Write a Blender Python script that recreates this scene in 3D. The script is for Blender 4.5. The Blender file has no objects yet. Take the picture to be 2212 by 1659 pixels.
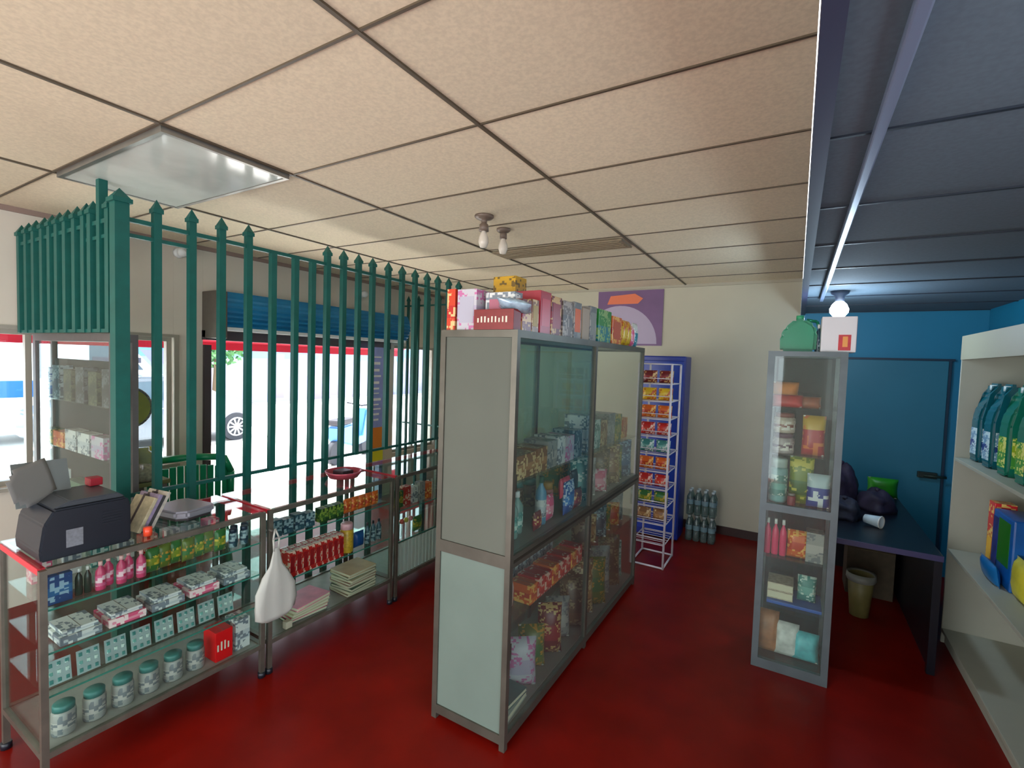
import bpy, bmesh, math, random
from mathutils import Matrix, Vector, Euler
S = bpy.context.scene
COL = S.collection
random.seed(7)
R = math.radians

# ------------------------------------------------------------ camera, world, lights, exposure
cd = bpy.data.cameras.new('camera'); cam = bpy.data.objects.new('camera', cd); COL.objects.link(cam)
cd.sensor_width = 36.0; cd.lens = 36.0 * 1038.586 / 2212.0; cd.clip_start = 0.03; cd.clip_end = 300
M3 = Matrix(((0.85955223, -0.05213116, 0.50838204), (0.50999232, 0.02359542, -0.85985527), (0.03282976, 0.99836146, 0.04686799)))
cam.matrix_world = Matrix.Translation((0, 0, 1.84)) @ M3.to_4x4()
S.camera = cam
S.view_settings.view_transform = 'Standard'; S.view_settings.look = 'None'
S.view_settings.exposure = 0.5; S.view_settings.gamma = 1.0; S.view_settings.use_curve_mapping = False
S.cycles.transparent_max_bounces = 32

w = bpy.data.worlds.new('sky'); S.world = w; w.use_nodes = True
wn = w.node_tree.nodes; wl = w.node_tree.links
bg = wn['Background']; bg.inputs['Color'].default_value = (0.86, 0.93, 1.0, 1); bg.inputs['Strength'].default_value = 3.6

def lamp(name, kind, loc, power, color=(1, 1, 1), target=None, **kw):
    d = bpy.data.lights.new(name, kind); o = bpy.data.objects.new(name, d); COL.objects.link(o)
    d.energy = power; d.color = color; o.location = loc
    for k, v in kw.items(): setattr(d, k, v)
    if target is not None:
        o.rotation_euler = (Vector(target) - Vector(loc)).to_track_quat('-Z', 'Y').to_euler()
    return o
sun = lamp('sun', 'SUN', (-12, 2.5, 14), 15.0, (1, 0.96, 0.9), (-9, 4, 0), angle=R(1.5))
# fill lamps added behind the camera to brighten the shop and side room
lamp('rear_fill', 'AREA', (-2.1, -2.2, 1.4), 38, (1.0, 0.92, 0.80), (-2.0, 2.6, 3.2), shape='RECTANGLE', size=3.4, size_y=1.5)
lamp('side_room_fill', 'AREA', (0.9, -2.2, 1.7), 1.6, (0.85, 0.95, 1.0), (0.9, 3.0, 1.6), shape='RECTANGLE', size=1.0, size_y=1.2)
# the shop front openings as sky portals (give no light of their own)
for nm, y, z, sy, sz in (('door_portal', 3.42, 1.0, 2.2, 1.9), ('window_portal', 1.53, 1.4, 1.1, 1.05), ('window_portal_far', 5.2, 1.4, 0.9, 1.0)):
    o = lamp(nm, 'AREA', (-4.82, y, z), 1.0, (1, 1, 1), (0, y, z), shape='RECTANGLE', size=sy, size_y=sz)
    o.data.cycles.is_portal = True

# ------------------------------------------------------------ materials
def lin(c):
    return tuple(((x / 255.0) / 12.92 if x / 255.0 <= 0.04045 else ((x / 255.0 + 0.055) / 1.055) ** 2.4) for x in c)
MATS = {}
def mat(name, rgb, rough=0.5, metal=0.0, spec=0.5, noise=0.0, nscale=20.0, bump=0.0, emit=0.0, trans=0.0, alpha=1.0, srgb=True, coat=0.0):
    if name in MATS: return MATS[name]
    m = bpy.data.materials.new(name); m.use_nodes = True; MATS[name] = m
    n = m.node_tree.nodes; l = m.node_tree.links; b = n['Principled BSDF']
    c = lin(rgb) if srgb else rgb
    b.inputs['Base Color'].default_value = (*c, 1); b.inputs['Roughness'].default_value = rough
    b.inputs['Metallic'].default_value = metal; b.inputs['Specular IOR Level'].default_value = spec
    b.inputs['Coat Weight'].default_value = coat
    b.inputs['Transmission Weight'].default_value = trans; b.inputs['Alpha'].default_value = alpha
    if emit:
        b.inputs['Emission Color'].default_value = (*c, 1); b.inputs['Emission Strength'].default_value = emit
    if noise or bump:
        tc = n.new('ShaderNodeTexCoord'); nt = n.new('ShaderNodeTexNoise'); nt.inputs['Scale'].default_value = nscale
        nt.inputs['Detail'].default_value = 4; l.new(tc.outputs['Object'], nt.inputs['Vector'])
        if noise:
            r = n.new('ShaderNodeMapRange'); r.inputs[1].default_value = 0.3; r.inputs[2].default_value = 0.7
            r.inputs[3].default_value = 1 - noise; r.inputs[4].default_value = 1 + noise * 0.6
            mx = n.new('ShaderNodeMix'); mx.data_type = 'RGBA'; mx.blend_type = 'MULTIPLY'; mx.inputs[0].default_value = 1
            mx.inputs[6].default_value = (*c, 1)
            l.new(nt.outputs['Fac'], r.inputs[0]); l.new(r.outputs[0], mx.inputs[7]); l.new(mx.outputs[2], b.inputs['Base Color'])
        if bump:
            bp = n.new('ShaderNodeBump'); bp.inputs['Strength'].default_value = bump; bp.inputs['Distance'].default_value = 0.01
            l.new(nt.outputs['Fac'], bp.inputs['Height']); l.new(bp.outputs[0], b.inputs['Normal'])
    return m
def glass(name, tint, rough=0.02, refl=1.0, milky=0.0, milk=(200, 210, 205)):
    """thin pane: clear body, fresnel reflection, optionally a milky share"""
    if name in MATS: return MATS[name]
    m = bpy.data.materials.new(name); m.use_nodes = True; MATS[name] = m
    n = m.node_tree.nodes; l = m.node_tree.links; n.clear()
    out = n.new('ShaderNodeOutputMaterial'); t = n.new('ShaderNodeBsdfTransparent'); t.inputs[0].default_value = (*lin(tint), 1)
    g = n.new('ShaderNodeBsdfGlossy'); g.inputs['Roughness'].default_value = rough
    f = n.new('ShaderNodeLayerWeight'); f.inputs[0].default_value = 0.5
    pw = n.new('ShaderNodeMath'); pw.operation = 'POWER'; pw.inputs[1].default_value = 5; l.new(f.outputs['Facing'], pw.inputs[0])
    mm = n.new('ShaderNodeMath'); mm.operation = 'MULTIPLY_ADD'; mm.inputs[1].default_value = 0.9*refl; mm.inputs[2].default_value = 0.035*refl
    l.new(pw.outputs[0], mm.inputs[0]); mx = n.new('ShaderNodeMixShader'); l.new(mm.outputs[0], mx.inputs[0])
    src = t
    if milky:
        d = n.new('ShaderNodeBsdfDiffuse'); d.inputs[0].default_value = (*lin(milk), 1)
        m2 = n.new('ShaderNodeMixShader'); m2.inputs[0].default_value = milky
        l.new(t.outputs[0], m2.inputs[1]); l.new(d.outputs[0], m2.inputs[2]); src = m2
    l.new(src.outputs[0], mx.inputs[1]); l.new(g.outputs[0], mx.inputs[2]); l.new(mx.outputs[0], out.inputs[0])
    return m
def printed(name, base, band, mark, band_lo=0.3, band_hi=0.6, scale=14.0, rough=0.35, thr=0.56):
    """packaging print: base colour, a band across it and small irregular marks"""
    if name in MATS: return MATS[name]
    m = bpy.data.materials.new(name); m.use_nodes = True; MATS[name] = m
    n = m.node_tree.nodes; l = m.node_tree.links; b = n['Principled BSDF']; b.inputs['Roughness'].default_value = rough
    tc = n.new('ShaderNodeTexCoord'); sp = n.new('ShaderNodeSeparateXYZ'); l.new(tc.outputs['Generated'], sp.inputs[0])
    def step(v, th, op='GREATER_THAN'):
        a = n.new('ShaderNodeMath'); a.operation = op; a.inputs[1].default_value = th; l.new(v, a.inputs[0]); return a.outputs[0]
    hi = step(sp.outputs[2], band_lo); lo = step(sp.outputs[2], band_hi, 'LESS_THAN')
    mu = n.new('ShaderNodeMath'); mu.operation = 'MULTIPLY'; l.new(hi, mu.inputs[0]); l.new(lo, mu.inputs[1])
    m1 = n.new('ShaderNodeMix'); m1.data_type = 'RGBA'; m1.inputs[6].default_value = (*lin(base), 1); m1.inputs[7].default_value = (*lin(band), 1)
    l.new(mu.outputs[0], m1.inputs[0])
    mp = n.new('ShaderNodeVectorMath'); mp.operation = 'SNAP'; u = 0.16 / scale; mp.inputs[1].default_value = (u * 1.3, u * 1.3, u); l.new(tc.outputs['Object'], mp.inputs[0])
    vo = n.new('ShaderNodeTexWhiteNoise'); l.new(mp.outputs[0], vo.inputs['Vector'])
    ns = n.new('ShaderNodeTexNoise'); ns.inputs['Scale'].default_value = scale * 0.9; ns.inputs['Detail'].default_value = 0; l.new(tc.outputs['Object'], ns.inputs['Vector'])
    av = n.new('ShaderNodeMath'); av.operation = 'MULTIPLY_ADD'; av.inputs[1].default_value = 0.35; l.new(vo.outputs['Value'], av.inputs[0])
    hf = n.new('ShaderNodeMath'); hf.operation = 'MULTIPLY'; hf.inputs[1].default_value = 0.72; l.new(ns.outputs['Fac'], hf.inputs[0]); l.new(hf.outputs[0], av.inputs[2])
    st = step(av.outputs[0], thr + 0.04)
    m2 = n.new('ShaderNodeMix'); m2.data_type = 'RGBA'; m2.inputs[7].default_value = (*lin(mark), 1)
    l.new(st, m2.inputs[0]); l.new(m1.outputs[2], m2.inputs[6]); l.new(m2.outputs[2], b.inputs['Base Color'])
    return m

alu = mat('aluminium', (150, 148, 142), 0.38, 0.75, noise=0.12, nscale=9)
alu_dark = mat('aluminium_aged', (112, 108, 98), 0.45, 0.6, noise=0.2, nscale=12)
teal = mat('teal_paint', (0, 86, 78), 0.5, noise=0.12, nscale=15)
glass_clear = glass('shelf_glass', (246, 252, 250))
glass_edge = mat('glass_edge_green', (60, 140, 125), 0.15, alpha=0.85)
glass_door = glass('cabinet_glass', (244, 250, 247), milky=0.04, refl=1.2)
frost = mat('frosted_panel', (96, 100, 91), 0.6, spec=0.25, noise=0.05, nscale=3)
black_pl = mat('black_plastic', (24, 28, 38), 0.4, noise=0.15, nscale=18)
white_pl = mat('white_plastic', (226, 228, 226), 0.4)
paper = mat('paper_white', (215, 215, 210), 0.7, noise=0.05)
red_lac = mat('red_edge_strip', (205, 30, 52), 0.35)

# ------------------------------------------------------------ mesh helpers
class MB:
    def __init__(s): s.bm = bmesh.new(); s.mats = []
    def mi(s, m):
        if m not in s.mats: s.mats.append(m)
        return s.mats.index(m)
    def box(s, a, b, m, bev=0.0, rot=None, piv=None):
        x0, y0, z0 = a; x1, y1, z1 = b
        s.n = getattr(s, 'n', 0) + 1; e = (s.n % 9) * 9e-5
        x0 += e; y0 += e; z0 += e; x1 -= e; y1 -= e; z1 -= e
        vs = [s.bm.verts.new(v) for v in ((x0,y0,z0),(x1,y0,z0),(x1,y1,z0),(x0,y1,z0),(x0,y0,z1),(x1,y0,z1),(x1,y1,z1),(x0,y1,z1))]
        fs = [s.bm.faces.new([vs[i] for i in q]) for q in ((0,3,2,1),(4,5,6,7),(0,1,5,4),(1,2,6,5),(2,3,7,6),(3,0,4,7))]
        k = s.mi(m)
        for f in fs: f.material_index = k
        if rot: bmesh.ops.rotate(s.bm, verts=vs, cent=piv or Vector(((x0+x1)/2,(y0+y1)/2,(z0+z1)/2)), matrix=Euler(rot).to_matrix())
        if bev:
            r = bmesh.ops.bevel(s.bm, geom=list({e for f in fs for e in f.edges}), offset=bev, segments=2, affect='EDGES', profile=0.6)
            for f in r['faces']: f.material_index = k
        return s
    def tube(s, p, q, r, m, seg=10, r2=None, cap=True):
        p = Vector(p); q = Vector(q); d = q - p; rot = d.to_track_quat('Z', 'Y').to_matrix(); r2 = r if r2 is None else r2
        a = [s.bm.verts.new(p + rot @ Vector((r*math.cos(t*2*math.pi/seg), r*math.sin(t*2*math.pi/seg), 0))) for t in range(seg)]
        b = [s.bm.verts.new(q + rot @ Vector((r2*math.cos(t*2*math.pi/seg), r2*math.sin(t*2*math.pi/seg), 0))) for t in range(seg)]
        k = s.mi(m)
        for i in range(seg):
            f = s.bm.faces.new((a[i], a[(i+1)%seg], b[(i+1)%seg], b[i])); f.material_index = k; f.smooth = True
        if cap:
            for c in (a[::-1], b):
                f = s.bm.faces.new(c); f.material_index = k
        return s
    def path(s, pts, r, m, seg=8):
        for i in range(len(pts) - 1): s.tube(pts[i], pts[i+1], r, m, seg)
        return s
    def lathe(s, prof, m, c=(0, 0, 0), seg=20, sx=1, sy=1):
        k = s.mi(m); rings = []
        for r, z in prof:
            if r < 1e-5: rings.append([s.bm.verts.new((c[0], c[1], c[2]+z))])
            else: rings.append([s.bm.verts.new((c[0]+r*sx*math.cos(t*2*math.pi/seg), c[1]+r*sy*math.sin(t*2*math.pi/seg), c[2]+z)) for t in range(seg)])
        for A, B in zip(rings, rings[1:]):
            for i in range(seg):
                j = (i+1) % seg
                if len(A) == 1 and len(B) == 1: continue
                if len(A) == 1: f = s.bm.faces.new((A[0], B[j], B[i]))
                elif len(B) == 1: f = s.bm.faces.new((A[i], A[j], B[0]))
                else: f = s.bm.faces.new((A[i], A[j], B[j], B[i]))
                f.material_index = k; f.smooth = True
        return s
    def prism(s, pts, axis, lo, hi, m, bev=0.0):
        """polygon pts in the plane across axis, extruded lo..hi"""
        def P(a, b, t): return {'x': (t, a, b), 'y': (a, t, b), 'z': (a, b, t)}[axis]
        A = [s.bm.verts.new(P(a, b, lo)) for a, b in pts]; B = [s.bm.verts.new(P(a, b, hi)) for a, b in pts]
        k = s.mi(m); n = len(pts); fs = [s.bm.faces.new(A[::-1]), s.bm.faces.new(B)]
        for i in range(n): fs.append(s.bm.faces.new((A[i], A[(i+1)%n], B[(i+1)%n], B[i])))
        for f in fs: f.material_index = k
        if bev:
            r = bmesh.ops.bevel(s.bm, geom=list({e for f in fs for e in f.edges}), offset=bev, segments=2, affect='EDGES')
            for f in r['faces']: f.material_index = k
        return s
    def pillow(s, w, h, t, m, nx=8, nz=8, seed=0, crimp=True):
        """soft sealed bag standing in the xz plane, thickness along y, base on z=0"""
        rnd = random.Random(seed); k = s.mi(m); G = []
        for side in (1, -1):
            g = []
            for j in range(nz+1):
                row = []
                for i in range(nx+1):
                    u = i/nx*2-1; v = j/nz*2-1
                    b = max(0, (1-abs(u)**3)) * max(0, (1-abs(v)**3)); b = b**0.6
                    wob = rnd.uniform(-.06, .06)
                    x = u*w/2*(1-0.05*(1-abs(v))*abs(u)); y = side*(t/2*b*(1+wob) + 0.0008)
                    row.append(s.bm.verts.new((x, y, (v+1)/2*h)))
                g.append(row)
            G.append(g)
        for side, g in enumerate(G):
            for j in range(nz):
                for i in range(nx):
                    q = (g[j][i], g[j][i+1], g[j+1][i+1], g[j+1][i])
                    f = s.bm.faces.new(q if side == 1 else q[::-1]); f.material_index = k; f.smooth = True
        a, b = G
        rim = [(0, i) for i in range(nx+1)] + [(j, nx) for j in range(1, nz+1)] + [(nz, i) for i in range(nx-1, -1, -1)] + [(j, 0) for j in range(nz-1, 0, -1)]
        for p, q in zip(rim, rim[1:]+rim[:1]):
            f = s.bm.faces.new((b[p[0]][p[1]], a[p[0]][p[1]], a[q[0]][q[1]], b[q[0]][q[1]])); f.material_index = k
        return s
    def obj(s, name, parent=None, loc=None, rot=None):
        bmesh.ops.recalc_face_normals(s.bm, faces=s.bm.faces)
        me = bpy.data.meshes.new(name); s.bm.to_mesh(me); s.bm.free()
        for m in s.mats: me.materials.append(m)
        o = bpy.data.objects.new(name, me); COL.objects.link(o)
        if parent: o.parent = parent
        if loc: o.location = loc
        if rot: o.rotation_euler = rot
        return o
def thing(name, label, cat, loc=(0, 0, 0), rz=0.0, group=None, rot=None):
    o = bpy.data.objects.new(name, None); o.empty_display_size = 0.05; COL.objects.link(o)
    o.location = loc; o.rotation_euler = rot or (0, 0, rz); o['label'] = label; o['category'] = cat
    if group: o['group'] = group
    return o
def tag(o, label, cat, group=None, kind=None):
    o['label'] = label; o['category'] = cat
    if group: o['group'] = group
    if kind: o['kind'] = kind
    return o
def struct(o, label=None):
    o['kind'] = 'structure'
    if label: o['label'] = label; o['category'] = 'structure'
    return o
def dup(src, loc, rz=None, label=None, group=None):
    c = src.copy(); COL.objects.link(c); c.location = loc
    if rz is not None: c.rotation_euler = (0, 0, rz)
    if label: c['label'] = label
    if group: c['group'] = group
    for ch in list(src.children):
        d = ch.copy(); COL.objects.link(d); d.parent = c
        for g in list(ch.children):
            e = g.copy(); COL.objects.link(e); e.parent = d
    return c
ORD = ['first', 'second', 'third', 'fourth', 'fifth', 'sixth', 'seventh', 'eighth', 'ninth', 'tenth', 'eleventh', 'twelfth', 'thirteenth', 'fourteenth', 'fifteenth', 'sixteenth', 'seventeenth', 'eighteenth', 'nineteenth', 'twentieth']

# ============================================================ ROOM SHELL
XW, YB, ZC, ZR = -4.65, 5.75, 2.78, 2.43     # front wall, back wall, ceilings
T = 0.14
wall_m = mat('wall_grey_paint', (204, 196, 182), 0.75, noise=0.05, nscale=2.5, bump=0.05)
cream_m = mat('wall_cream_paint', (194, 188, 166), 0.7, noise=0.04, nscale=2)
blue_m = mat('wall_blue_paint', (16, 122, 158), 0.55, noise=0.08, nscale=2)
floor_m = mat('floor_red', (116, 16, 8), 0.35, spec=0.16, noise=0.22, nscale=3.5, bump=0.03)
struct(MB().box((XW-T, -2.6, -0.12), (2.3, YB+T, 0), floor_m).obj('floor'))
# front wall: openings for window 1, the shop door and window 2
b = MB()
def seg(y0, y1, z0, z1): b.box((XW-T, y0, z0), (XW, y1, z1), wall_m)
seg(-2.6, 0.98, 0, ZC); seg(0.98, 2.09, 0, 0.86); seg(0.98, 2.09, 1.95, ZC); seg(2.09, 2.33, 0, ZC)
seg(2.33, 4.52, 1.95, ZC); seg(4.52, 4.74, 0, ZC); seg(4.74, 5.6, 0, 0.55); seg(4.74, 5.6, 2.0, ZC); seg(5.6, YB+T, 0, ZC)
struct(b.obj('wall_left'))
struct(MB().box((XW, YB, 0), (-0.0, YB+T, ZC), cream_m).obj('wall_back'))
struct(MB().box((0.0, YB, 0), (2.3, YB+T, ZC), blue_m).obj('wall_back_right'))
struct(MB().box((1.42, 1.2, 0), (1.56, YB, ZC), blue_m).obj('wall_right'))
b = MB(); b.box((XW-T, -2.6, 0), (-4.0, -2.5, ZC), wall_m); b.box((-0.2, -2.6, 0), (2.3, -2.5, ZC), wall_m)
b.box((-4.0, -2.6, 2.5), (-0.2, -2.5, ZC), wall_m); struct(b.obj('wall_rear'))  # opening left in the unseen rear wall to admit fill light
struct(MB().box((-1.4, YB-0.015, 0), (0, YB, 0.09), mat('baseboard_dark', (48, 20, 16), 0.5)).obj('baseboard_back'))
struct(MB().box((XW, YB-0.02, ZC-0.03), (0, YB, ZC), mat('trim_beige', (176, 168, 148), 0.6)).obj('trim_1'))
struct(MB().box((XW, -2.5, ZC-0.035), (XW+0.02, YB, ZC), mat('trim_rose', (140, 118, 108), 0.6)).obj('trim_2'))

# ceiling of lay-in tiles, each tile a slightly different tone
def tile_mat(name, rgb, x0, sx, y0, sy, var):
    m = bpy.data.materials.new(name); m.use_nodes = True; n = m.node_tree.nodes; l = m.node_tree.links; B = n['Principled BSDF']; B.inputs['Roughness'].default_value = 0.85
    tc = n.new('ShaderNodeTexCoord'); sp = n.new('ShaderNodeSeparateXYZ'); l.new(tc.outputs['Object'], sp.inputs[0])
    def cell(o, a, s_):
        q = n.new('ShaderNodeMath'); q.operation = 'SUBTRACT'; q.inputs[1].default_value = a; l.new(o, q.inputs[0])
        d = n.new('ShaderNodeMath'); d.operation = 'DIVIDE'; d.inputs[1].default_value = s_; l.new(q.outputs[0], d.inputs[0])
        f = n.new('ShaderNodeMath'); f.operation = 'FLOOR'; l.new(d.outputs[0], f.inputs[0]); return f.outputs[0]
    cb = n.new('ShaderNodeCombineXYZ'); l.new(cell(sp.outputs[0], x0, sx), cb.inputs[0]); l.new(cell(sp.outputs[1], y0, sy), cb.inputs[1])
    wn_ = n.new('ShaderNodeTexWhiteNoise'); l.new(cb.outputs[0], wn_.inputs['Vector'])
    r = n.new('ShaderNodeMapRange'); r.inputs[3].default_value = 1-var; r.inputs[4].default_value = 1+var*0.5; l.new(wn_.outputs['Value'], r.inputs[0])
    nz = n.new('ShaderNodeTexNoise'); nz.inputs['Scale'].default_value = 70; nz.inputs['Detail'].default_value = 3; l.new(tc.outputs['Object'], nz.inputs['Vector'])
    r2 = n.new('ShaderNodeMapRange'); r2.inputs[1].default_value = .35; r2.inputs[2].default_value = .65; r2.inputs[3].default_value = .9; r2.inputs[4].default_value = 1.03; l.new(nz.outputs['Fac'], r2.inputs[0])
    mu = n.new('ShaderNodeMath'); mu.operation = 'MULTIPLY'; l.new(r.outputs[0], mu.inputs[0]); l.new(r2.outputs[0], mu.inputs[1])
    mx = n.new('ShaderNodeMix'); mx.data_type = 'RGBA'; mx.blend_type = 'MULTIPLY'; mx.inputs[0].default_value = 1; mx.inputs[6].default_value = (*lin(rgb), 1)
    l.new(mu.outputs[0], mx.inputs[7]); l.new(mx.outputs[2], B.inputs['Base Color']); return m
GX = [-4.65 + 0.0, -3.497, -2.32, -1.14]; GY = [0.99 + 0.614*k for k in range(-5, 9)]
tile_m = tile_mat('ceiling_tile', (226, 211, 182), -3.497, 1.178, 0.99, 0.614, 0.10)
tile_r = tile_mat('ceiling_panel_grey', (88, 104, 116), 0, 4, 2.08, 0.61, 0.06)
struct(MB().box((XW, -2.6, ZC), (0.0, YB, ZC+0.05), tile_m).obj('ceiling'))
struct(MB().box((0.04, -2.6, ZR), (1.56, YB, ZR+0.05), tile_r).obj('ceiling_right'))
gm = mat('grid_bronze', (84, 72, 56), 0.5)
b = MB()
for x in (-3.497, -2.32, -1.14): b.box((x-0.008, -2.6, ZC-0.008), (x+0.008, YB-0.02, ZC), gm)
for y in GY: b.box((XW+0.02, y-0.005, ZC-0.006), (0.0, y+0.005, ZC), gm)
struct(b.obj('trim_3'))
gd = mat('grid_navy', (22, 32, 46), 0.5)
b = MB()
for k in range(-5, 7): y = 2.08+0.61*k; b.box((0.04, y-0.006, ZR-0.006), (1.42, y+0.006, ZR), gd)
struct(b.obj('trim_4'))
struct(MB().box((0.003, -2.6, ZR-0.02), (0.04, YB, ZC), mat('beam_navy', (44, 46, 70), 0.5)).obj('trim_5'))
# a tile that hangs low over the aisle, its shade painted in darker
tile_shade_m = mat('tile_shade_taupe', (138, 122, 98), 0.7, noise=0.12, nscale=40)
t = thing('sagging_tile', 'sagging ceiling tile, shade painted in taupe, in the beige tile grid beyond the bare bulbs', 'ceiling tile', (-1.75, 3.62, ZC-0.02))
MB().box((-0.56, -0.13, 0.0), (0.585, 0.13, 0.012), tile_shade_m, 0.003).obj('panel', t)
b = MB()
for k in range(5): b.box((-0.54, -0.1+0.05*k-0.004, -0.006), (0.56, -0.1+0.05*k+0.004, 0.0), tile_shade_m)
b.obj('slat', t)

# ceiling light box
t = thing('ceiling_light', 'square-set fluorescent light box with shiny cloudy diffuser above the green railing corner', 'ceiling light', (-2.908, 1.297, ZC-0.03))
b = MB(); W2, H2 = 0.575, 0.295
for a, c in (((-W2, -H2, 0), (W2, -H2+.02, .03)), ((-W2, H2-.02, 0), (W2, H2, .03)), ((-W2, -H2, 0), (-W2+.02, H2, .03)), ((W2-.02, -H2, 0), (W2, H2, .03))): b.box(a, c, alu)
b.obj('frame', t)
dm = mat('diffuser_acrylic', (206, 214, 206), 0.12, noise=0.16, nscale=3.0, spec=0.8)
MB().box((-W2+.02, -H2+.02, 0.004), (W2-.02, H2-.02, 0.01), dm).obj('diffuser', t)

# bare bulb holders
def bulb(label, x, y, z, drop, s=1.0):
    t = thing('bulb_holder', label, 'light fitting', (x, y, z))
    MB().lathe([(0.0, 0), (0.062*s, 0), (0.062*s, -0.012), (0.05*s, -0.022), (0.02*s, -0.03), (0.018*s, -drop), (0.03*s, -drop-0.01), (0.032*s, -drop-0.05), (0, -drop-0.052)], mat('porcelain_brown', (112, 96, 84), 0.4)).obj('socket', t)
    MB().lathe([(0.0, -drop-0.16), (0.022, -drop-0.155), (0.034, -drop-0.12), (0.03, -drop-0.09), (0.014, -drop-0.05)], mat('bulb_glass', (214, 204, 190), 0.15)).obj('glass_bulb', t)
bulb('bare bulb in a brown socket with a round base, hanging from the beige ceiling', -1.80, 2.62, ZC, 0.05)
bulb('smaller bare bulb holder just behind the round-based one', -1.85, 2.94, ZC, 0.02, 0.8)
# lit lamp in the blue room
t = thing('wall_lamp', 'lit cool white bulb in a dark holder under the blue room ceiling', 'lamp', (0.24, 4.25, ZR))
MB().lathe([(0, 0), (0.06, 0), (0.055, -0.02), (0.03, -0.035), (0.028, -0.075), (0.0, -0.08)], mat('holder_dark', (60, 74, 96), 0.4)).obj('socket', t)
MB().lathe([(0.0, -0.19), (0.035, -0.185), (0.058, -0.155), (0.06, -0.13), (0.045, -0.095), (0.025, -0.075)], mat('bulb_lit', (225, 240, 255), 0.3, emit=14)).obj('glass_bulb', t)
lamp('bulb_light', 'POINT', (0.24, 4.25, ZR-0.26), 17.0, (0.62, 0.82, 1.0), shadow_soft_size=0.06)
t = tag(MB().box((0.125, 0.6, ZR-0.03), (0.15, 4.6, ZR-0.006), mat('conduit_grey', (120, 132, 158), 0.3, 0.3), 0.004).obj('cable_conduit'), 'slim grey conduit running along the dark ceiling toward the lit bulb', 'conduit')

# ---------------------------------------------------------- window 1, window 2, door shutter
fr = mat('window_frame_grey', (158, 152, 140), 0.45, 0.3)
def window(name, y0, y1, z0, z1, mull):
    b = MB(); x0, x1 = XW-0.09, XW-0.04; f = 0.035
    b.box((x0, y0, z0), (x1, y1, z0+f), fr); b.box((x0, y0, z1-f), (x1, y1, z1), fr)
    for y in [y0] + mull + [y1-f]: b.box((x0, y, z0+f), (x1, y+f, z1-f), fr)
    o = struct(b.obj(name))
    MB().box((XW-0.068, y0+f, z0+f), (XW-0.062, y1-f, z1-f), glass('window_glass', (240, 248, 250))).obj('pane', o)
window('window_1', 0.98, 2.09, 0.86, 1.95, [1.17])
window('window_2', 4.74, 5.6, 0.55, 2.0, [5.15])
b = MB()
b.box((XW, 0.95, 0.835), (XW+0.05, 2.12, 0.86), fr); b.box((XW, 2.09, 0.86), (XW+0.015, 2.13, 1.97), fr); b.box((XW, 0.95, 1.95), (XW+0.015, 2.13, 1.975), fr)
struct(b.obj('trim_6'))
# roller shutter
t = thing('roller_shutter', 'blue ribbed roller shutter rolled up in its box over the shop door', 'shutter', (XW, 2.32, 0))
gb = mat('shutter_box_brown', (92, 84, 76), 0.6, noise=0.1)
bl = mat('shutter_blue', (26, 124, 176), 0.4, noise=0.1, nscale=6)
dk = mat('lintel_dark', (66, 58, 62), 0.6)
MB().box((0, 0.0, 1.96), (0.24, 0.10, 2.38), gb, 0.01).obj('end_box', t)
b = MB(); pts = []
for k in range(8):
    z = 2.07 + 0.3*k/7
    pts += [(0.16+0.05*math.sin(math.pi*k/7), z), (0.148+0.05*math.sin(math.pi*k/7), z+0.02)]
b.prism([(0, 2.07)] + [(p[0], p[1]) for p in pts] + [(0, 2.39)], 'y', 0.1, 2.5, bl)
b.obj('slat_roll', t)
MB().box((0.12, 0.06, 2.035), (0.2, 2.42, 2.066), mat('shutter_lip', (225, 232, 235), 0.3, 0.1)).obj('bottom_lip', t)
MB().box((0.0, 0.0, 1.945), (0.06, 2.3, 2.03), dk).obj('lintel', t)
b = MB(); b.box((-T, 0.01, 0), (0.03, 0.07, 1.9), dk); b.obj('left_guide', t)
b = MB(); b.box((-T, 2.14, 0), (0.05, 2.2, 1.9), mat('guide_navy', (24, 58, 98), 0.4)); b.obj('right_guide', t)
# small lamps and junction boxes high on the front wall
def junk(label, y, z):
    t = thing('wall_lamp', label, 'lamp', (XW, y, z))
    MB().lathe([(0, 0), (0.045, 0.0), (0.04, 0.03), (0, 0.032)], white_pl, seg=14).obj('base', t, rot=(0, R(90), 0))
    MB().lathe([(0, 0.03), (0.03, 0.035), (0.042, 0.07), (0.03, 0.1), (0, 0.11)], white_pl, seg=14).obj('globe', t, rot=(0, R(90), 0))
junk('white globe lamp on the grey wall near the railing corner', 2.13, 2.68)
junk('white globe lamp on the grey wall above the far end of the shutter', 4.15, 2.6)

# ---------------------------------------------------------- outside
ground_m = mat('street_concrete', (214, 212, 208), 0.85, noise=0.06, nscale=1.2)
struct(MB().box((-40, -20, -0.3), (XW-T, 30, -0.14), ground_m).obj('ground'))
st_m = printed('mural_wall', (150, 152, 174), (110, 150, 184), (140, 134, 166), 0.35, 1.0, scale=0.35, rough=0.8)
o = tag(MB().box((-18.8, -2, -0.14), (-18.5, 24, 4.9), st_m).obj('street_wall'), 'pale lilac and light blue painted wall across the street', 'wall')
aw = thing('awning', 'red awning edge hanging outside above the shop front', 'awning', (-5.45, -0.5, 0))
rm = mat('awning_red', (190, 14, 56), 0.6)
rms = mat('awning_dark', (120, 46, 60), 0.6)
MB().prism([(0, 1.86), (0.02, 1.86), (0.02, 1.94), (0.66, 2.25), (0.66, 2.27), (0, 1.97)], 'y', 0.3, 6.2, rm).obj('canopy', aw)
b = MB(); b.box((0.0, 0.3, 1.965), (0.02, 6.2, 2.02), rms); b.obj('rail', aw)

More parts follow.
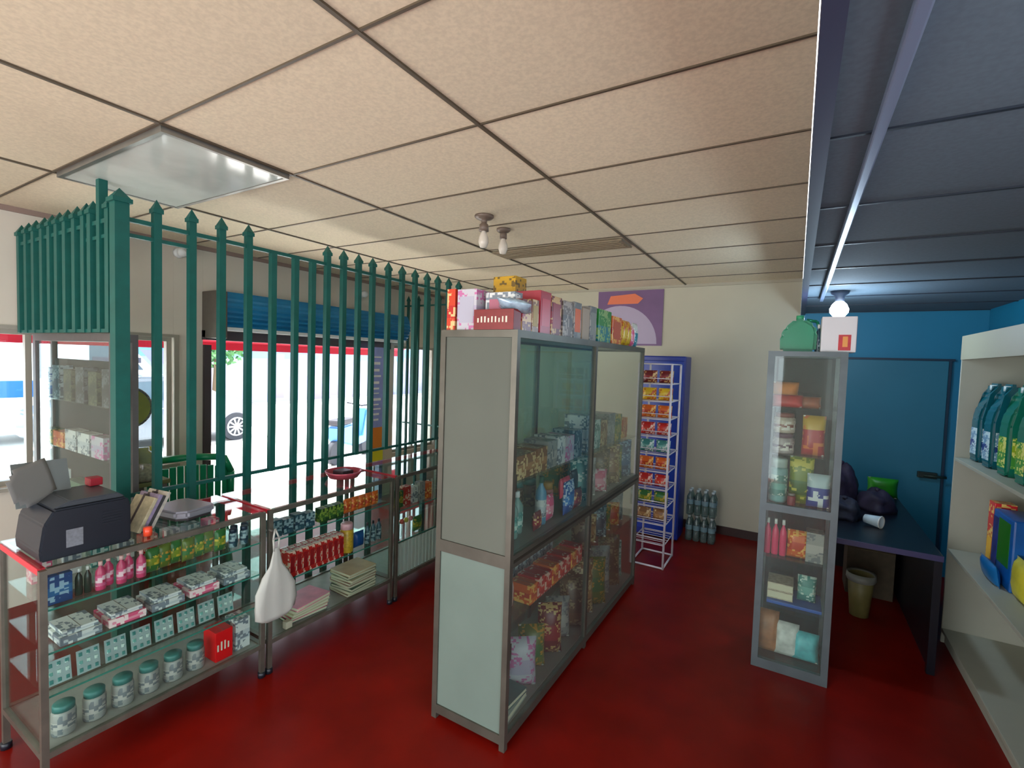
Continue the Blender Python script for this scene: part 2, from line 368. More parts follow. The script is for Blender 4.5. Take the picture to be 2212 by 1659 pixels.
def car(label, x, y, L=3.9, paint=(112, 114, 122), nm='car'):
    """parked side-on, nose toward +y; x is the near side"""
    t = thing(nm, label, 'car', (x, y, -0.14))
    pm = mat('car_paint_%d' % paint[0], paint, 0.25, 0.3, coat=0.5)
    prof = [(0.0, .28), (0.02, .75), (.25, .86), (.55, .92), (1.1, 1.38), (1.35, 1.45), (2.2, 1.44), (2.85, 1.02), (3.4, .9), (3.78, .76), (3.88, .55), (3.86, .3), (3.5, .24), (3.45, .4), (3.2, .56), (2.95, .4), (2.88, .22), (1.0, .22), (.93, .4), (.7, .56), (.45, .4), (.4, .24)]
    MB().prism([(a*L/3.9, z) for a, z in prof], 'x', -1.6, 0, pm, 0.04).obj('body', t)
    gl = mat('car_window', (70, 84, 96), 0.1)
    MB().prism([(a*L/3.9, z) for a, z in ((.78, .98), (1.18, 1.34), (1.62, 1.36), (1.62, .98))], 'x', 0.0, 0.012, gl).obj('rear_window', t)
    MB().prism([(a*L/3.9, z) for a, z in ((1.7, .98), (1.7, 1.36), (2.15, 1.34), (2.62, .98))], 'x', 0.0, 0.012, gl).obj('front_window', t)
    ty = mat('tyre', (40, 44, 52), 0.8); al = mat('alloy', (235, 238, 240), 0.3, 0.3)
    for cy in (0.7, 3.2):
        cy *= L/3.9
        wv = MB().tube((-0.2, cy, .31), (0.02, cy, .31), .31, ty, 24).obj('wheel', t)
        rb = MB(); rb.tube((0.02, cy, .31), (0.03, cy, .31), .06, al, 10)
        for a in range(10):
            q = a*math.pi/5; rb.tube((0.028, cy+.05*math.cos(q), .31+.05*math.sin(q)), (0.028, cy+.2*math.cos(q), .31+.2*math.sin(q)), .018, al, 6)
        for a in range(20):
            q = a*math.pi/10; p = (a+1)*math.pi/10
            rb.tube((0.028, cy+.2*math.cos(q), .31+.2*math.sin(q)), (0.028, cy+.2*math.cos(p), .31+.2*math.sin(p)), .016, al, 6)
        rb.obj('rim', wv)
    MB().box((-0.3, 3.72*L/3.9, .6), (0.005, 3.86*L/3.9, .72), mat('headlamp', (220, 226, 230), 0.1), 0.02).obj('headlamp', t)
    MB().box((0, 1.66*L/3.9, .8), (.014, 1.8*L/3.9, .83), mat('trim_chrome', (190, 190, 190), .2, .9)).obj('door_handle', t)
car('silver car parked across the street, spoked front wheel seen through the doorway', -10.85, 2.95)
# white van with a blue band, seen through the window
t = thing('van', 'white van with a blue band along its side, parked beyond the left window', 'van', (-13.2, 1.3, -0.14))
vw = mat('van_white', (232, 234, 238), 0.3)
MB().prism([(0, .35), (0, 2.2), (.15, 2.3), (3.6, 2.3), (4.2, 1.45), (4.9, 1.15), (5.0, .8), (5.0, .35)], 'x', -1.8, 0, vw, 0.05).obj('body', t)
MB().box((0, 0.05, .95), (.01, 4.9, 1.28), mat('van_blue', (40, 104, 190), 0.35)).obj('blue_band', t)
MB().prism([(3.0, 1.5), (3.0, 2.1), (3.55, 2.1), (4.0, 1.5)], 'x', 0, .012, mat('car_window', (70, 84, 96), .1)).obj('side_window', t)
MB().box((0, 3.05, 1.66), (.02, 3.95, 1.78), mat('sign_dark', (70, 66, 80), .5)).obj('dark_plate', t)
for cy in (.95, 4.1): MB().tube((-.22, cy, .34), (.03, cy, .34), .34, mat('tyre', (40, 44, 52), .8), 24).obj('wheel', t)
# trees beyond
def tree(label, x, y, h, r, seed):
    t = thing('tree', label, 'tree', (x, y, -0.14), group='street trees')
    MB().tube((0, 0, 0), (0.05, 0.05, h*0.6), .12, mat('bark', (92, 78, 60), .9), 8, .07).obj('trunk', t)
    rnd = random.Random(seed); b = MB(); lm = mat('leaf_green', (70, 120, 70), .7); k = b.mi(lm)
    for i in range(900):
        d = Vector((rnd.gauss(0, 1), rnd.gauss(0, 1), rnd.gauss(0, .8))); d.normalize(); d *= r*rnd.uniform(.55, 1)
        c = Vector((0, 0, h*0.75)) + d; u = Vector((rnd.gauss(0, 1), rnd.gauss(0, 1), rnd.gauss(0, 1))).normalized()*.12; v = u.orthogonal().normalized()*.07
        f = b.bm.faces.new([b.bm.verts.new(c+p) for p in (u, v, -u, -v)]); f.material_index = k
    b.obj('crown', t)
tree('leafy green street tree seen through the left window', -16.8, 5.0, 3.0, 1.1, 1)
tree('leafy green street tree beside the left edge of the doorway', -16.8, 8.8, 3.5, 1.2, 2)
# scooter parked outside the door
t = thing('scooter', 'blue and white scooter parked outside the doorway by the banner', 'scooter', (-7.3, 6.3, -0.14), R(20))
sb = mat('scooter_blue', (60, 120, 200), .3)
MB().prism([(-.5, .4), (-.55, .7), (-.1, .72), (.05, .42), (.3, .4), (.4, .95), (.5, .95), (.48, .3), (0, .26)], 'x', -.14, .14, sb, .03).obj('body', t)
MB().box((-.14, -.6, .72), (.14, 0, .82), mat('seat_black', (38, 36, 44), .6), .03).obj('seat', t)
for yy in (-.5, .62): MB().tube((-.05, yy, .22), (.05, yy, .22), .22, mat('tyre', (40, 44, 52), .8), 18).obj('wheel', t)
MB().path([(-.3, .42, 1.05), (0, .46, 1.0), (.3, .42, 1.05)], .015, black_pl).obj('handlebar', t)

# vertical banner beside the door
t = thing('banner', 'narrow blue and lilac banner with orange and yellow foot at the right door jamb', 'banner', (-4.50, 4.17, 0.5))
MB().box((0, 0, 0.46), (0.012, .24, 1.46), mat('banner_lilac', (158, 172, 232), .6, noise=.15, nscale=6)).obj('cloth', t)
MB().box((0, 0, 0.0), (0.013, .24, .2), mat('banner_yellow', (232, 226, 40), .6)).obj('yellow_foot', t)
MB().box((0, 0, .2), (0.013, .24, .46), mat('banner_orange', (232, 140, 40), .6)).obj('orange_foot', t)
b = MB(); bw = mat('banner_white', (250, 250, 250), .6); z = 1.36; rnd = random.Random(3)
while z > .56:
    h = rnd.choice((.03, .045, .06)); b.box((.012, .05+rnd.uniform(0, .03), z-h), (.014, .19-rnd.uniform(0, .04), z-h*.45), bw); z -= h+.025
b.obj('lettering', t)
MB().path([(-.013, .12, -.49), (-.013, .12, 1.46)], .012, alu).obj('stand', t)
MB().box((-.12, 0, -.5), (.08, .24, -.488), alu).obj('foot_plate', t)

# ============================================================ GREEN SPIKED RAILING
def bar(b, x, y, z0, z1, wd, spike=True, m=teal):
    h = wd/2
    if spike:
        b.box((x-h, y-h, z0), (x+h, y+h, z1-0.075), m)
        b.box((x-h*1.35, y-h*1.35, z1-0.078), (x+h*1.35, y+h*1.35, z1-0.055), m)
        k = b.mi(m); q = [b.bm.verts.new((x+a*h*1.2, y+c*h*1.2, z1-.055)) for a, c in ((-1,-1),(1,-1),(1,1),(-1,1))]; tp = b.bm.verts.new((x, y, z1))
        for i in range(4): f = b.bm.faces.new((q[i], q[(i+1)%4], tp)); f.material_index = k
    else: b.box((x-h, y-h, z0), (x+h, y+h, z1), m)
FX = -3.1
t = thing('railing', 'long teal green spiked security railing standing behind the glass counters', 'railing', (FX, 1.14, 0))
ys = [0.17, .35, .52, .69, .86, 1.03, 1.17, 1.30, 1.45, 1.60, 1.75, 1.93, 2.10, 2.27, 2.44, 2.60, 2.77, 2.94]
for i, y in enumerate(ys):
    b = MB(); low = 0.0 if i in (0, 1, 3, 5, 6, 7, 8, 10, 12, 14, 16) else 1.03
    if i in (4, 5, 6): bar(b, 0, y, low, 2.52, .038, False)
    else: bar(b, 0, y, low, 2.67, .038)
    b.obj('bar', t)
b = MB(); bar(b, 0, 0, 0, 2.68, .065); b.obj('corner_post', t)
MB().box((-.012, 0, 2.515), (.012, 2.95, 2.538), teal).obj('top_rail', t)
MB().box((-.010, 0, 2.435), (.010, .36, 2.455), teal).obj('short_rail', t)
MB().box((-.012, 0, 1.03), (.012, 2.95, 1.05), teal).obj('bottom_rail', t)
MB().box((-.02, 2.43, 1.05), (.02, 2.47, 2.5), teal).obj('gate_post', t)
t = thing('railing', 'short teal green spiked railing rising from the top of the front glass cabinet', 'railing', (FX, 1.14, 0))
for x in (-1.5, -1.36, -1.22, -1.07, -.94, -.82, -.69, -.55, -.42, -.33, -.10):
    b = MB(); bar(b, x, 0, 1.925, 2.66, .046); b.obj('bar', t)
b = MB(); b.box((-.235, -.02, 1.925), (-.195, .02, ZC-.002), teal); b.obj('ceiling_post', t)
MB().box((-1.54, -.014, 2.515), (-.036, .014, 2.538), teal).obj('top_rail', t)
MB().box((-.42, -.012, 2.435), (-.036, .012, 2.455), teal).obj('short_rail', t)
MB().box((-1.54, -.016, 1.925), (-.08, .016, 1.945), teal).obj('bottom_rail', t)
t = thing('railing', 'far teal green spiked railing at the back of the shop, meeting the front wall', 'railing', (-4.62, 4.9, 0))
for i in range(9):
    b = MB(); bar(b, .06+.18*i, 0, 0, 2.68, .028); b.obj('bar', t)
MB().box((0, -.012, 2.53), (1.52, .012, 2.55), teal).obj('top_rail', t)
MB().box((0, -.012, .95), (1.52, .012, .97), teal).obj('bottom_rail', t)

# ============================================================ GLASS COUNTERS
wood_red = mat('counter_base_panel', (150, 150, 146), .5, noise=.1)
corr = mat('corrugated_white', (214, 218, 214), .5)
def counter(label, y0, y1, shelves, base_z, x0=-3.03, x1=-2.52, top=.96, base_m=wood_red, reeded=False):
    t = thing('glass_counter', label, 'display counter', ((x0+x1)/2, (y0+y1)/2, 0), group=None)
    ox, oy = (x0+x1)/2, (y0+y1)/2; hx, hy = (x1-x0)/2, (y1-y0)/2; f = .024
    for sx in (-1, 1):
        for sy in (-1, 1):
            b = MB(); cx, cy = sx*(hx-f/2), sy*(hy-f/2); b.box((cx-f/2, cy-f/2, 0.02), (cx+f/2, cy+f/2, top-.01), alu_dark); b.tube((cx, cy, 0), (cx, cy, .03), .02, black_pl, 10); b.obj('leg', t)
    for z in (base_z-.02, top-.03):
        b = MB()
        for sx in (-1, 1):
            m = red_lac if (sx == -1 and z > .5) else alu_dark
            b.box((sx*(hx-f/2)-f/2, -hy+f, z), (sx*(hx-f/2)+f/2, hy-f, z+.026), m)
        for sy in (-1, 1): b.box((-hx+f, sy*(hy-f/2)-f/2, z), (hx-f, sy*(hy-f/2)+f/2, z+.026), alu_dark if z < .5 else red_lac)
        b.obj('base_frame' if z < .5 else 'top_frame', t)
    MB().box((-hx+.004, -hy+.004, top-.004), (hx-.004, hy-.004, top+.002), glass_clear).obj('glass_top', t)
    MB().box((hx-.014, -hy+f, base_z), (hx-.010, hy-f, top-.03), glass_clear).obj('front_glass', t)
    MB().box((-hx+.010, -hy+f, base_z), (-hx+.014, hy-f, top-.03), glass_clear).obj('back_glass', t)
    for sy in (-1, 1): MB().box((-hx+f, sy*(hy-.012)-.002, base_z), (hx-f, sy*(hy-.012)+.002, top-.03), glass_clear).obj('end_glass', t)
    for z in shelves:
        b = MB(); b.box((-hx+.03, -hy+.02, z-.006), (hx-.02, hy-.02, z), glass_clear)
        b.box((hx-.02, -hy+.02, z-.007), (hx-.017, hy-.02, z+.001), glass_edge); b.obj('shelf', t)
    MB().box((-hx+.012, -hy+.012, base_z-.012), (hx-.012, hy-.012, base_z), base_m).obj('base_panel', t)
    if reeded:
        b = MB(); n = 24
        for i in range(n): yy = -hy+.03+(2*hy-.06)*i/n; b.box((hx-.03, yy, base_z), (hx-.018, yy+(2*hy-.06)/n*.7, shelves[-1]-.02), corr)
        b.obj('reeded_panel', t)
    return t
counter('glass display counter nearest the camera, the printer stands on its top', .66, 1.60, (.78, .60, .42), .19)
counter('glass display counter in the middle, with red cartons and stacks of books inside', 1.62, 2.60, (.765, .50), .19)
counter('glass display counter partly hidden by the tall cabinet, reeded white panel at its foot', 2.63, 3.70, (.68, .44), .17, reeded=True)

# ============================================================ PRODUCT KIT
def pm(name, *a, **k): return printed(name, *a, **k)
def carton(label, x, y, z, sx, sy, sz, m, rz=0, group=None, cat='box', face=None, nm='carton', front='+x', strokes=0, panel=None):
    """cardboard pack: body with a tuck-flap line, a printed front panel and lid seam"""
    t = thing(nm, label, cat, (x, y, z), rz, group)
    b = MB(); b.box((-sx/2, -sy/2, 0), (sx/2, sy/2, sz), m, min(sx, sy, sz)*.03); b.obj('body', t)
    if face:
        d = .0012; k = {'+x': ((sx/2, -sy*.36, sz*.18), (sx/2+d, sy*.36, sz*.82)), '-y': ((-sx*.36, -sy/2-d, sz*.18), (sx*.36, -sy/2, sz*.82))}[front]
        b = MB(); b.box(*k, face)
        b.obj('printed_panel', t)
    if strokes:
        b = MB(); sm = mat('print_white', (222, 214, 196), .5)
        for i in range(strokes):
            u = -.4+.8*i/strokes; hh = sz*(.30 if i % 3 else .22)
            if front == '+x': b.box((sx/2, sy*u, sz*.35), (sx/2+.002, sy*u+sy*.35/strokes, sz*.35+hh), sm)
            else: b.box((sx*u, -sy/2-.002, sz*.35), (sx*u+sx*.35/strokes, -sy/2, sz*.35+hh), sm)
        b.obj('lettering', t)
    b = MB(); b.box((-sx*.47, -.0012, sz), (sx*.47, .0012, sz+.0008), mat('seam_tone', (120, 110, 100), .7)); b.obj('lid_seam', t)
    return t
def bottle(label, x, y, z, h, r, m, capm, lab=None, group=None, nm='bottle', cat='bottle', sx=1, sy=1, rz=0, neck=.35):
    t = thing(nm, label, cat, (x, y, z), rz, group)
    MB().lathe([(0, 0), (r*.92, 0), (r, h*.03), (r, h*.58), (r*.92, h*.68), (r*neck, h*.82), (r*neck, h*.88), (0, h*.88)], m, seg=16, sx=sx, sy=sy).obj('body', t)
    MB().lathe([(0, h*.86), (r*neck*1.25, h*.86), (r*neck*1.2, h), (0, h)], capm, seg=12, sx=sx, sy=sy).obj('cap', t)
    if lab: MB().lathe([(r*1.01, h*.16), (r*1.012, h*.52)], lab, seg=16, sx=sx, sy=sy).obj('label', t)
    return t
def jar(label, x, y, z, h, r, m, capm, lab=None, group=None, nm='jar', cat='jar'):
    t = thing(nm, label, cat, (x, y, z), 0, group)
    MB().lathe([(0, 0), (r*.95, 0), (r, h*.05), (r, h*.72), (r*.85, h*.8), (0, h*.8)], m, seg=16).obj('body', t)
    MB().lathe([(0, h*.79), (r*.9, h*.79), (r*.9, h*.97), (r*.8, h), (0, h)], capm, seg=16).obj('lid', t)
    if lab: MB().lathe([(r*1.01, h*.15), (r*1.01, h*.62)], lab, seg=16).obj('label', t)
    return t
def bag(label, x, y, z, wd, h, th, m, rz=R(90), group=None, nm='snack_bag', cat='bag', tilt=0, seed=None, clip=None):
    t = thing(nm, label, cat, (x, y, z), rz, group, rot=(R(tilt), 0, rz))
    MB().pillow(wd, h, th, m, seed=seed if seed is not None else int(abs(x*997+y*131+z*71))).obj('pouch', t)
    b = MB(); cm = clip or mat('foil_seal', (196, 196, 190), .3, .4)
    for z0 in (h-.008, .001): b.box((-wd*.47, -.0016, z0), (wd*.47, .0016, z0+.007), cm)
    b.obj('seal', t); return t
def book(label, x, y, z, sx, sy, sz, m, rz=0, group=None, nm='book', cat='book'):
    t = thing(nm, label, cat, (x, y, z), rz, group)
    MB().box((-sx/2+.003, -sy/2+.003, sz*.12), (sx/2-.003, sy/2-.003, sz*.88), mat('page_cream', (212, 204, 178), .8)).obj('pages', t)
    b = MB(); b.box((-sx/2, -sy/2, 0), (sx/2, sy/2, sz*.12), m); b.box((-sx/2, -sy/2, sz*.88), (sx/2, sy/2, sz), m); b.box((-sx/2, -sy/2, sz*.12), (-sx/2+.003, sy/2, sz*.88), m)
    b.obj('cover', t); return t
def blister(label, x, y, z, wd, h, m, rz=R(90), group=None):
    """row of capsules on a foil card leaning back"""
    t = thing('blister_pack', label, 'pill pack', (x, y, z), rz, group, rot=(R(-10), 0, rz))
    MB().box((-wd/2, -.001, 0), (wd/2, .001, h), mat('foil_card', (176, 196, 194), .3, .4)).obj('card', t)
    b = MB()
    for i in range(3):
        for j in range(3): b.lathe([(0.0, -.006), (.006, -.004), (.008, 0), (0, .001)], m, c=(0, 0, 0), seg=8) if False else b.box((-wd/2+wd*(i+.25)/3, -.007, h*(j+.25)/3), (-wd/2+wd*(i+.75)/3, -.001, h*(j+.75)/3), m, .002)
    b.obj('capsule', t); return t

# ------------------------------------------------------------ inside counter 1 (top shelf .78, then .60, .42, .19)
P = {}
P['navy'] = pm('print_navy', (28, 70, 120), (40, 100, 150), (150, 180, 200))
P['pink'] = mat('pink_lotion', (205, 70, 110), .3, noise=.1); P['pinkcap'] = mat('pink_cap', (232, 180, 180), .4)
P['green'] = pm('print_green', (46, 104, 50), (120, 136, 40), (200, 170, 60))
P['olive'] = pm('print_olive', (92, 110, 44), (52, 110, 60), (196, 140, 50))
P['slate'] = pm('print_slate', (46, 78, 92), (30, 56, 76), (140, 160, 166))
P['white'] = pm('print_white_box', (214, 216, 214), (190, 196, 200), (120, 130, 140))
P['red'] = pm('print_red', (190, 34, 30), (214, 60, 40), (232, 190, 170))
P['orange'] = pm('print_orange', (214, 96, 30), (190, 60, 26), (240, 180, 90))
P['tealp'] = pm('print_teal', (60, 130, 124), (110, 170, 160), (200, 220, 210))
P['yellow'] = pm('print_yellow', (224, 180, 40), (236, 200, 70), (200, 90, 40))
P['blue'] = pm('print_blue', (26, 84, 160), (60, 130, 200), (200, 220, 236))
P['grey'] = pm('print_grey', (150, 150, 146), (176, 172, 166), (110, 116, 120))
P['umber'] = pm('print_umber', (96, 70, 48), (78, 60, 40), (150, 126, 90))
P['darkgrey'] = pm('print_darkgrey', (52, 58, 62), (40, 46, 50), (96, 104, 108))
P['darkolive'] = pm('print_darkolive', (52, 60, 44), (40, 52, 40), (90, 98, 70))
P['brown'] = pm('print_brown', (132, 88, 54), (168, 120, 76), (210, 180, 130))
P['maroon'] = pm('print_maroon', (110, 20, 30), (150, 30, 40), (210, 170, 110))
P['lilac'] = pm('print_lilac', (190, 188, 196), (176, 168, 190), (196, 110, 160))
P['pinkp'] = pm('print_pink', (226, 90, 130), (240, 150, 170), (250, 220, 220))
P['purple'] = pm('print_purple', (80, 50, 110), (120, 90, 150), (200, 180, 210))

carton('navy blue carton on the top shelf of the nearest counter, at its left end', -2.61, .735, .78, .07, .085, .12, P['navy'])
for i, y in enumerate((.80, .83)): 
    bottle('dark slotted clear bottle beside the navy carton, %s of the two' % ORD[i], -2.60, y+.005, .78, .115, .013, mat('bottle_darkgreen', (40, 60, 52), .25), white_pl, group='dark bottles in the nearest counter', nm='small_bottle')
for i in range(5):
    bottle('pink lotion bottle in the nearest counter, %s of five from the left' % ORD[i], -2.585-(.03 if i % 2 else 0), .875+.038*i, .78, .125, .019, P['pink'], P['pinkcap'], pm('print_pinklab', (214, 100, 140), (190, 50, 90), (240, 200, 210)), group='pink lotion bottles', nm='lotion_bottle')
for i in range(7):
    m = (P['green'], P['olive'])[i % 2]
    bag('green and mustard sachet bag standing on the nearest counter\'s top shelf, %s of seven' % ORD[i], -2.60-.01*(i % 3), 1.08+.052*i, .781, .06, .115, .03, m, group='green sachet bags')
for i in range(4):
    jar('dark slate jar at the right end of the nearest counter\'s top shelf, %s of four' % ORD[i], -2.60-.045*(i % 2), 1.46+.03*i, .78, .10, .021, P['slate'], mat('lid_navy', (26, 40, 62), .4), group='dark slate jars')
# back row behind, seen through the glass top
for i in range(8):
    m = (P['pinkp'], P['white'], P['tealp'], P['white'], P['red'], P['white'], P['tealp'], P['pinkp'])[i]
    nmn = ('pink', 'white', 'teal', 'white', 'red', 'white', 'teal', 'pink')[i]
    carton('small %s carton in the back row of the nearest counter, %s from the left' % (nmn, ORD[i]), -2.90, .76+.105*i, .78, .07, .07, .09, m, group='back row cartons')
# second layer: long flat packs
for i in range(5):
    carton('flat white and pink pack on the nearest counter\'s second shelf, %s from left' % ORD[i], -2.64, .80+.165*i, .60, .17, .14, .035, (P['white'], P['pinkp'])[i % 2], group='flat packs')
    carton('thin white pack on top of the %s flat pack of the nearest counter' % ORD[i], -2.64, .80+.165*i, .636, .15, .12, .02, P['white'], group='thin packs')
for i in range(8):
    blister('blue green blister card on the third shelf of the nearest counter, %s from the left' % ORD[i], -2.60, .74+.098*i, .425, .08, .10, P['tealp'], group='blister cards')
for i in range(6):
    jar('grey lidded pot in the bottom of the nearest counter, %s from the left' % ORD[i], -2.63, .76+.105*i, .19, .13, .042, P['grey'], mat('lid_teal', (60, 120, 116), .4), group='grey pots')
carton('bright red carton in the bottom of the nearest counter, at its right end', -2.63, 1.40, .19, .12, .09, .16, mat('carton_red', (222, 16, 22), .4), strokes=4)
carton('white carton beside the bright red one in the nearest counter', -2.64, 1.51, .19, .11, .08, .17, P['white'])
# ------------------------------------------------------------ inside counter 2
for i in range(4):
    carton('slate blue carton on the top shelf of the middle counter, %s from the left' % ORD[i], -2.60, 1.70+.075*i, .765, .06, .065, .10-.01*(i % 2), P['slate'], group='slate cartons')
for i in range(3):
    carton('dark green tea carton on the top shelf of the middle counter, %s of three' % ORD[i], -2.60, 2.03+.062*i, .765, .06, .055, .09, pm('print_dgreen', (28, 66, 30), (60, 100, 40), (130, 150, 60)), group='dark green cartons')
for i in range(5):
    bag('orange sweet bag on the top shelf of the middle counter, %s from the left' % ORD[i], -2.60, 2.235+.062*i, .766, .065, .10, .035, P['orange'], group='orange sweet bags', nm='sweet_bag')
for i in range(9):
    m = P['red']
    carton('red carton in the tight row of nine in the middle counter, %s from left' % ORD[i], -2.60, 1.79+.045*i, .50, .10, .04, .155, m, group='row of red cartons', face=mat('panel_darkred', (150, 18, 26), .4))
jar('clear jar of yellow sweets with pink lid on the middle shelf of the middle counter', -2.60, 2.235, .50, .20, .045, mat('yellow_sweets', (206, 160, 44), .4, noise=.35, nscale=60), mat('lid_pink', (230, 170, 180), .4))
bag('deep blue pouch on the middle shelf of the middle counter', -2.60, 2.34, .501, .09, .11, .05, mat('pouch_blue', (14, 72, 140), .35, noise=.2), nm='pouch')
for i in range(3):
    bottle('grey blue bottle at the right end of the middle counter\'s shelf, %s of three' % ORD[i], -2.60, 2.42+.055*i, .50, .15, .02, P['slate'], black_pl, group='grey blue bottles')
cols = [(206, 196, 160), (214, 60, 110), (40, 70, 76), (190, 178, 140), (150, 40, 50), (216, 210, 190), (60, 90, 80)]
for i in range(5):
    c = ((60, 84, 84), (216, 60, 112), (200, 190, 150), (206, 198, 168), (232, 120, 150))[i]
    book('%s magazine in the left stack of the middle counter, %s from below' % (('dark slate', 'bright pink', 'beige', 'pale cream', 'light pink')[i], ORD[i]), -2.665+.008*i, 1.93, .19+.022*i, .19, .26, .021, mat('mag_%d' % i, c, .4, noise=.2, nscale=14), rz=R(-6+3*i), nm='magazine', group='left stack of magazines')
for i in range(8):
    c = ((120, 70, 50), (196, 190, 160), (70, 100, 80), (210, 202, 176), (140, 60, 50), (190, 180, 150), (90, 110, 90), (206, 170, 130))[i]
    book('%s booklet in the right stack at the bottom of the middle counter, %s from below' % (('brown', 'cream', 'green', 'ivory', 'rust', 'beige', 'sage', 'tan')[i], ORD[i]), -2.65+.006*(i % 3), 2.34, .19+.02*i, .2, .24, .019, mat('bk_%d' % i, c, .5, noise=.15, nscale=14), rz=R(4*(i % 3)-4), nm='booklet', group='right stack of booklets')
tag(MB().box((-2.585, 1.75, .19), (-2.545, 1.79, .235), mat('tag_cream', (208, 190, 170), .6), .004).obj('price_tag'), 'small cream folded tag in front of the magazines in the middle counter', 'tag')
# ------------------------------------------------------------ inside counter 3
for i, (nn, m) in enumerate((('green', P['green']), ('red', P['red']), ('white', P['white']), ('grey', P['grey']), ('red striped', P['orange']))):
    carton('%s carton on the upper shelf of the farthest counter' % nn, -2.62, 2.74+.085*i, .68, .06, .065, .13+.02*(i % 2), m, group='farthest counter cartons')
for i, c in enumerate(((110, 214, 190), (230, 90, 80), (220, 200, 90), (240, 150, 160))):
    t = thing('lollipop', '%s ball lollipop standing on the lower shelf of the farthest counter' % ('mint', 'red', 'yellow', 'pale pink')[i], 'sweet', (-2.60, 2.72+.05*i, .44))
    MB().tube((0, 0, 0), (0, 0, .12), .003, white_pl, 6).obj('stick', t)
    MB().lathe([(0, .10), (.014, .105), (.021, .12), (.014, .136), (0, .142)], mat('lolly_%d' % i, c, .25), seg=12).obj('candy', t)
bag('red and green sweet bag on the lower shelf of the farthest counter', -2.60, 2.95, .441, .10, .12, .05, P['green'], nm='sweet_bag')

# ------------------------------------------------------------ on top of the counters
# printer
t = thing('printer', 'bulky dark navy printer with its paper tray up, standing on the nearest counter', 'printer', (-2.71, .835, .962), R(0)); t.scale = (.9, .93, .88)
nv = mat('printer_navy', (20, 25, 36), .38, noise=.1, nscale=10)
MB().prism([(-.165, 0), (-.17, .05), (-.155, .17), (-.12, .235), (.15, .235), (.165, .2), (.165, 0)], 'x', -.19, .14, nv, .008).obj('body', t)
MB().prism([(-.12, .236), (-.06, .262), (.12, .262), (.15, .236)], 'x', -.17, .12, mat('printer_lid', (64, 68, 74), .3), .004).obj('lid', t)
MB().box((.14, -.08, .045), (.1415, -.02, .13), mat('sticker_grey', (118, 122, 130), .6, noise=.2, nscale=90)).obj('sticker', t)
b = MB()
for k in range(5): b.box((.14, .05, .12+.014*k), (.143, .13, .126+.014*k), black_pl)
b.obj('vent', t)
MB().box((-.16, -.18, .20), (-.155, .02, .42), mat('tray_grey', (96, 104, 104), .5), rot=(0, R(-20), 0)).obj('paper_tray', t)
# sheet of paper sticking out of the tray, hexagon silhouette
t = thing('paper_sheet', 'grey curled sheet of paper standing up in the printer tray', 'paper', (-2.775, .735, 1.17), 0, rot=(R(8), R(-14), R(34)))
b = MB(); k = b.mi(mat('paper_grey', (134, 134, 132), .8)); n = 9
G = [[b.bm.verts.new((.005*math.sin(j/n*2.2), -.11+.2*i/n, .17*j/n)) for i in range(n+1)] for j in range(n+1)]
for j in range(n):
    for i in range(n):
        if (i+j) < 2 or (i-j) > n-2 or (j-i) > n-3: continue
        f = b.bm.faces.new((G[j][i], G[j][i+1], G[j+1][i+1], G[j+1][i])); f.material_index = k; f.smooth = True
o = b.obj('sheet', t); md = o.modifiers.new('s', 'SOLIDIFY'); md.thickness = .0008
# bundle of papers and packets leaning on the printer
for i, (nn, c) in enumerate((('cream', (190, 182, 150)), ('lilac', (150, 138, 168)), ('dark', (60, 60, 62)), ('pale', (196, 192, 180)))):
    t = thing('leaflet_bundle', '%s bundle of leaflets leaning on the right side of the printer' % nn, 'papers', (-2.72-.01*i, 1.035+.022*i, .965), group='leaflet bundles', rot=(R(-28), 0, R(8)))
    MB().box((-.08, -.009, 0), (.07, .009, .17+.01*(i % 2)), mat('bundle_%d' % i, c, .6, noise=.25, nscale=40), .003).obj('sheets', t)
    MB().box((-.02, -.0105, .0), (-.005, .0105, .18), mat('band_dark', (70, 62, 60), .6)).obj('band', t)
tag(MB().box((-2.86, .91, 1.194), (-2.80, .96, 1.23), mat('box_crimson', (150, 24, 40), .4), .004).obj('ink_box'), 'small crimson box on top of the printer', 'box')
# electronic scale-like flat case
t = thing('flat_case', 'flat rounded silver grey case lying on the nearest counter behind the leaflets', 'case', (-2.80, 1.30, .962), R(10))
MB().prism([(-.13, -.10), (.09, -.10), (.13, -.06), (.13, .08), (.10, .11), (-.10, .11), (-.13, .07)], 'z', .012, .05, mat('case_silver', (150, 150, 160), .3, .4), .01).obj('lid', t)
MB().prism([(-.12, -.09), (.08, -.09), (.12, -.05), (.12, .07), (.09, .10), (-.09, .10), (-.12, .06)], 'z', 0, .012, mat('case_dark', (54, 48, 52), .5)).obj('base', t)
tag(MB().lathe([(0, 0), (.018, 0), (.018, .04), (0, .042)], mat('cap_orange', (240, 80, 50), .3), (-2.60, 1.06, .962)).obj('orange_cap'), 'small bright orange pot in front of the leaflets on the nearest counter', 'pot')
# red round tin
t = thing('round_tray', 'round tray with red rim and dark contents at the far end of the middle counter', 'tray', (-2.80, 2.37, .962))
MB().lathe([(0, 0), (.10, 0), (.125, .035), (.13, .045), (.12, .045), (.10, .012), (0, .012)], mat('tray_rose', (176, 70, 86), .3, .2), seg=28).obj('dish', t)
MB().box((-.06, -.05, .014), (.05, .05, .05), mat('contents_dark', (48, 34, 40), .4), .01).obj('contents', t)
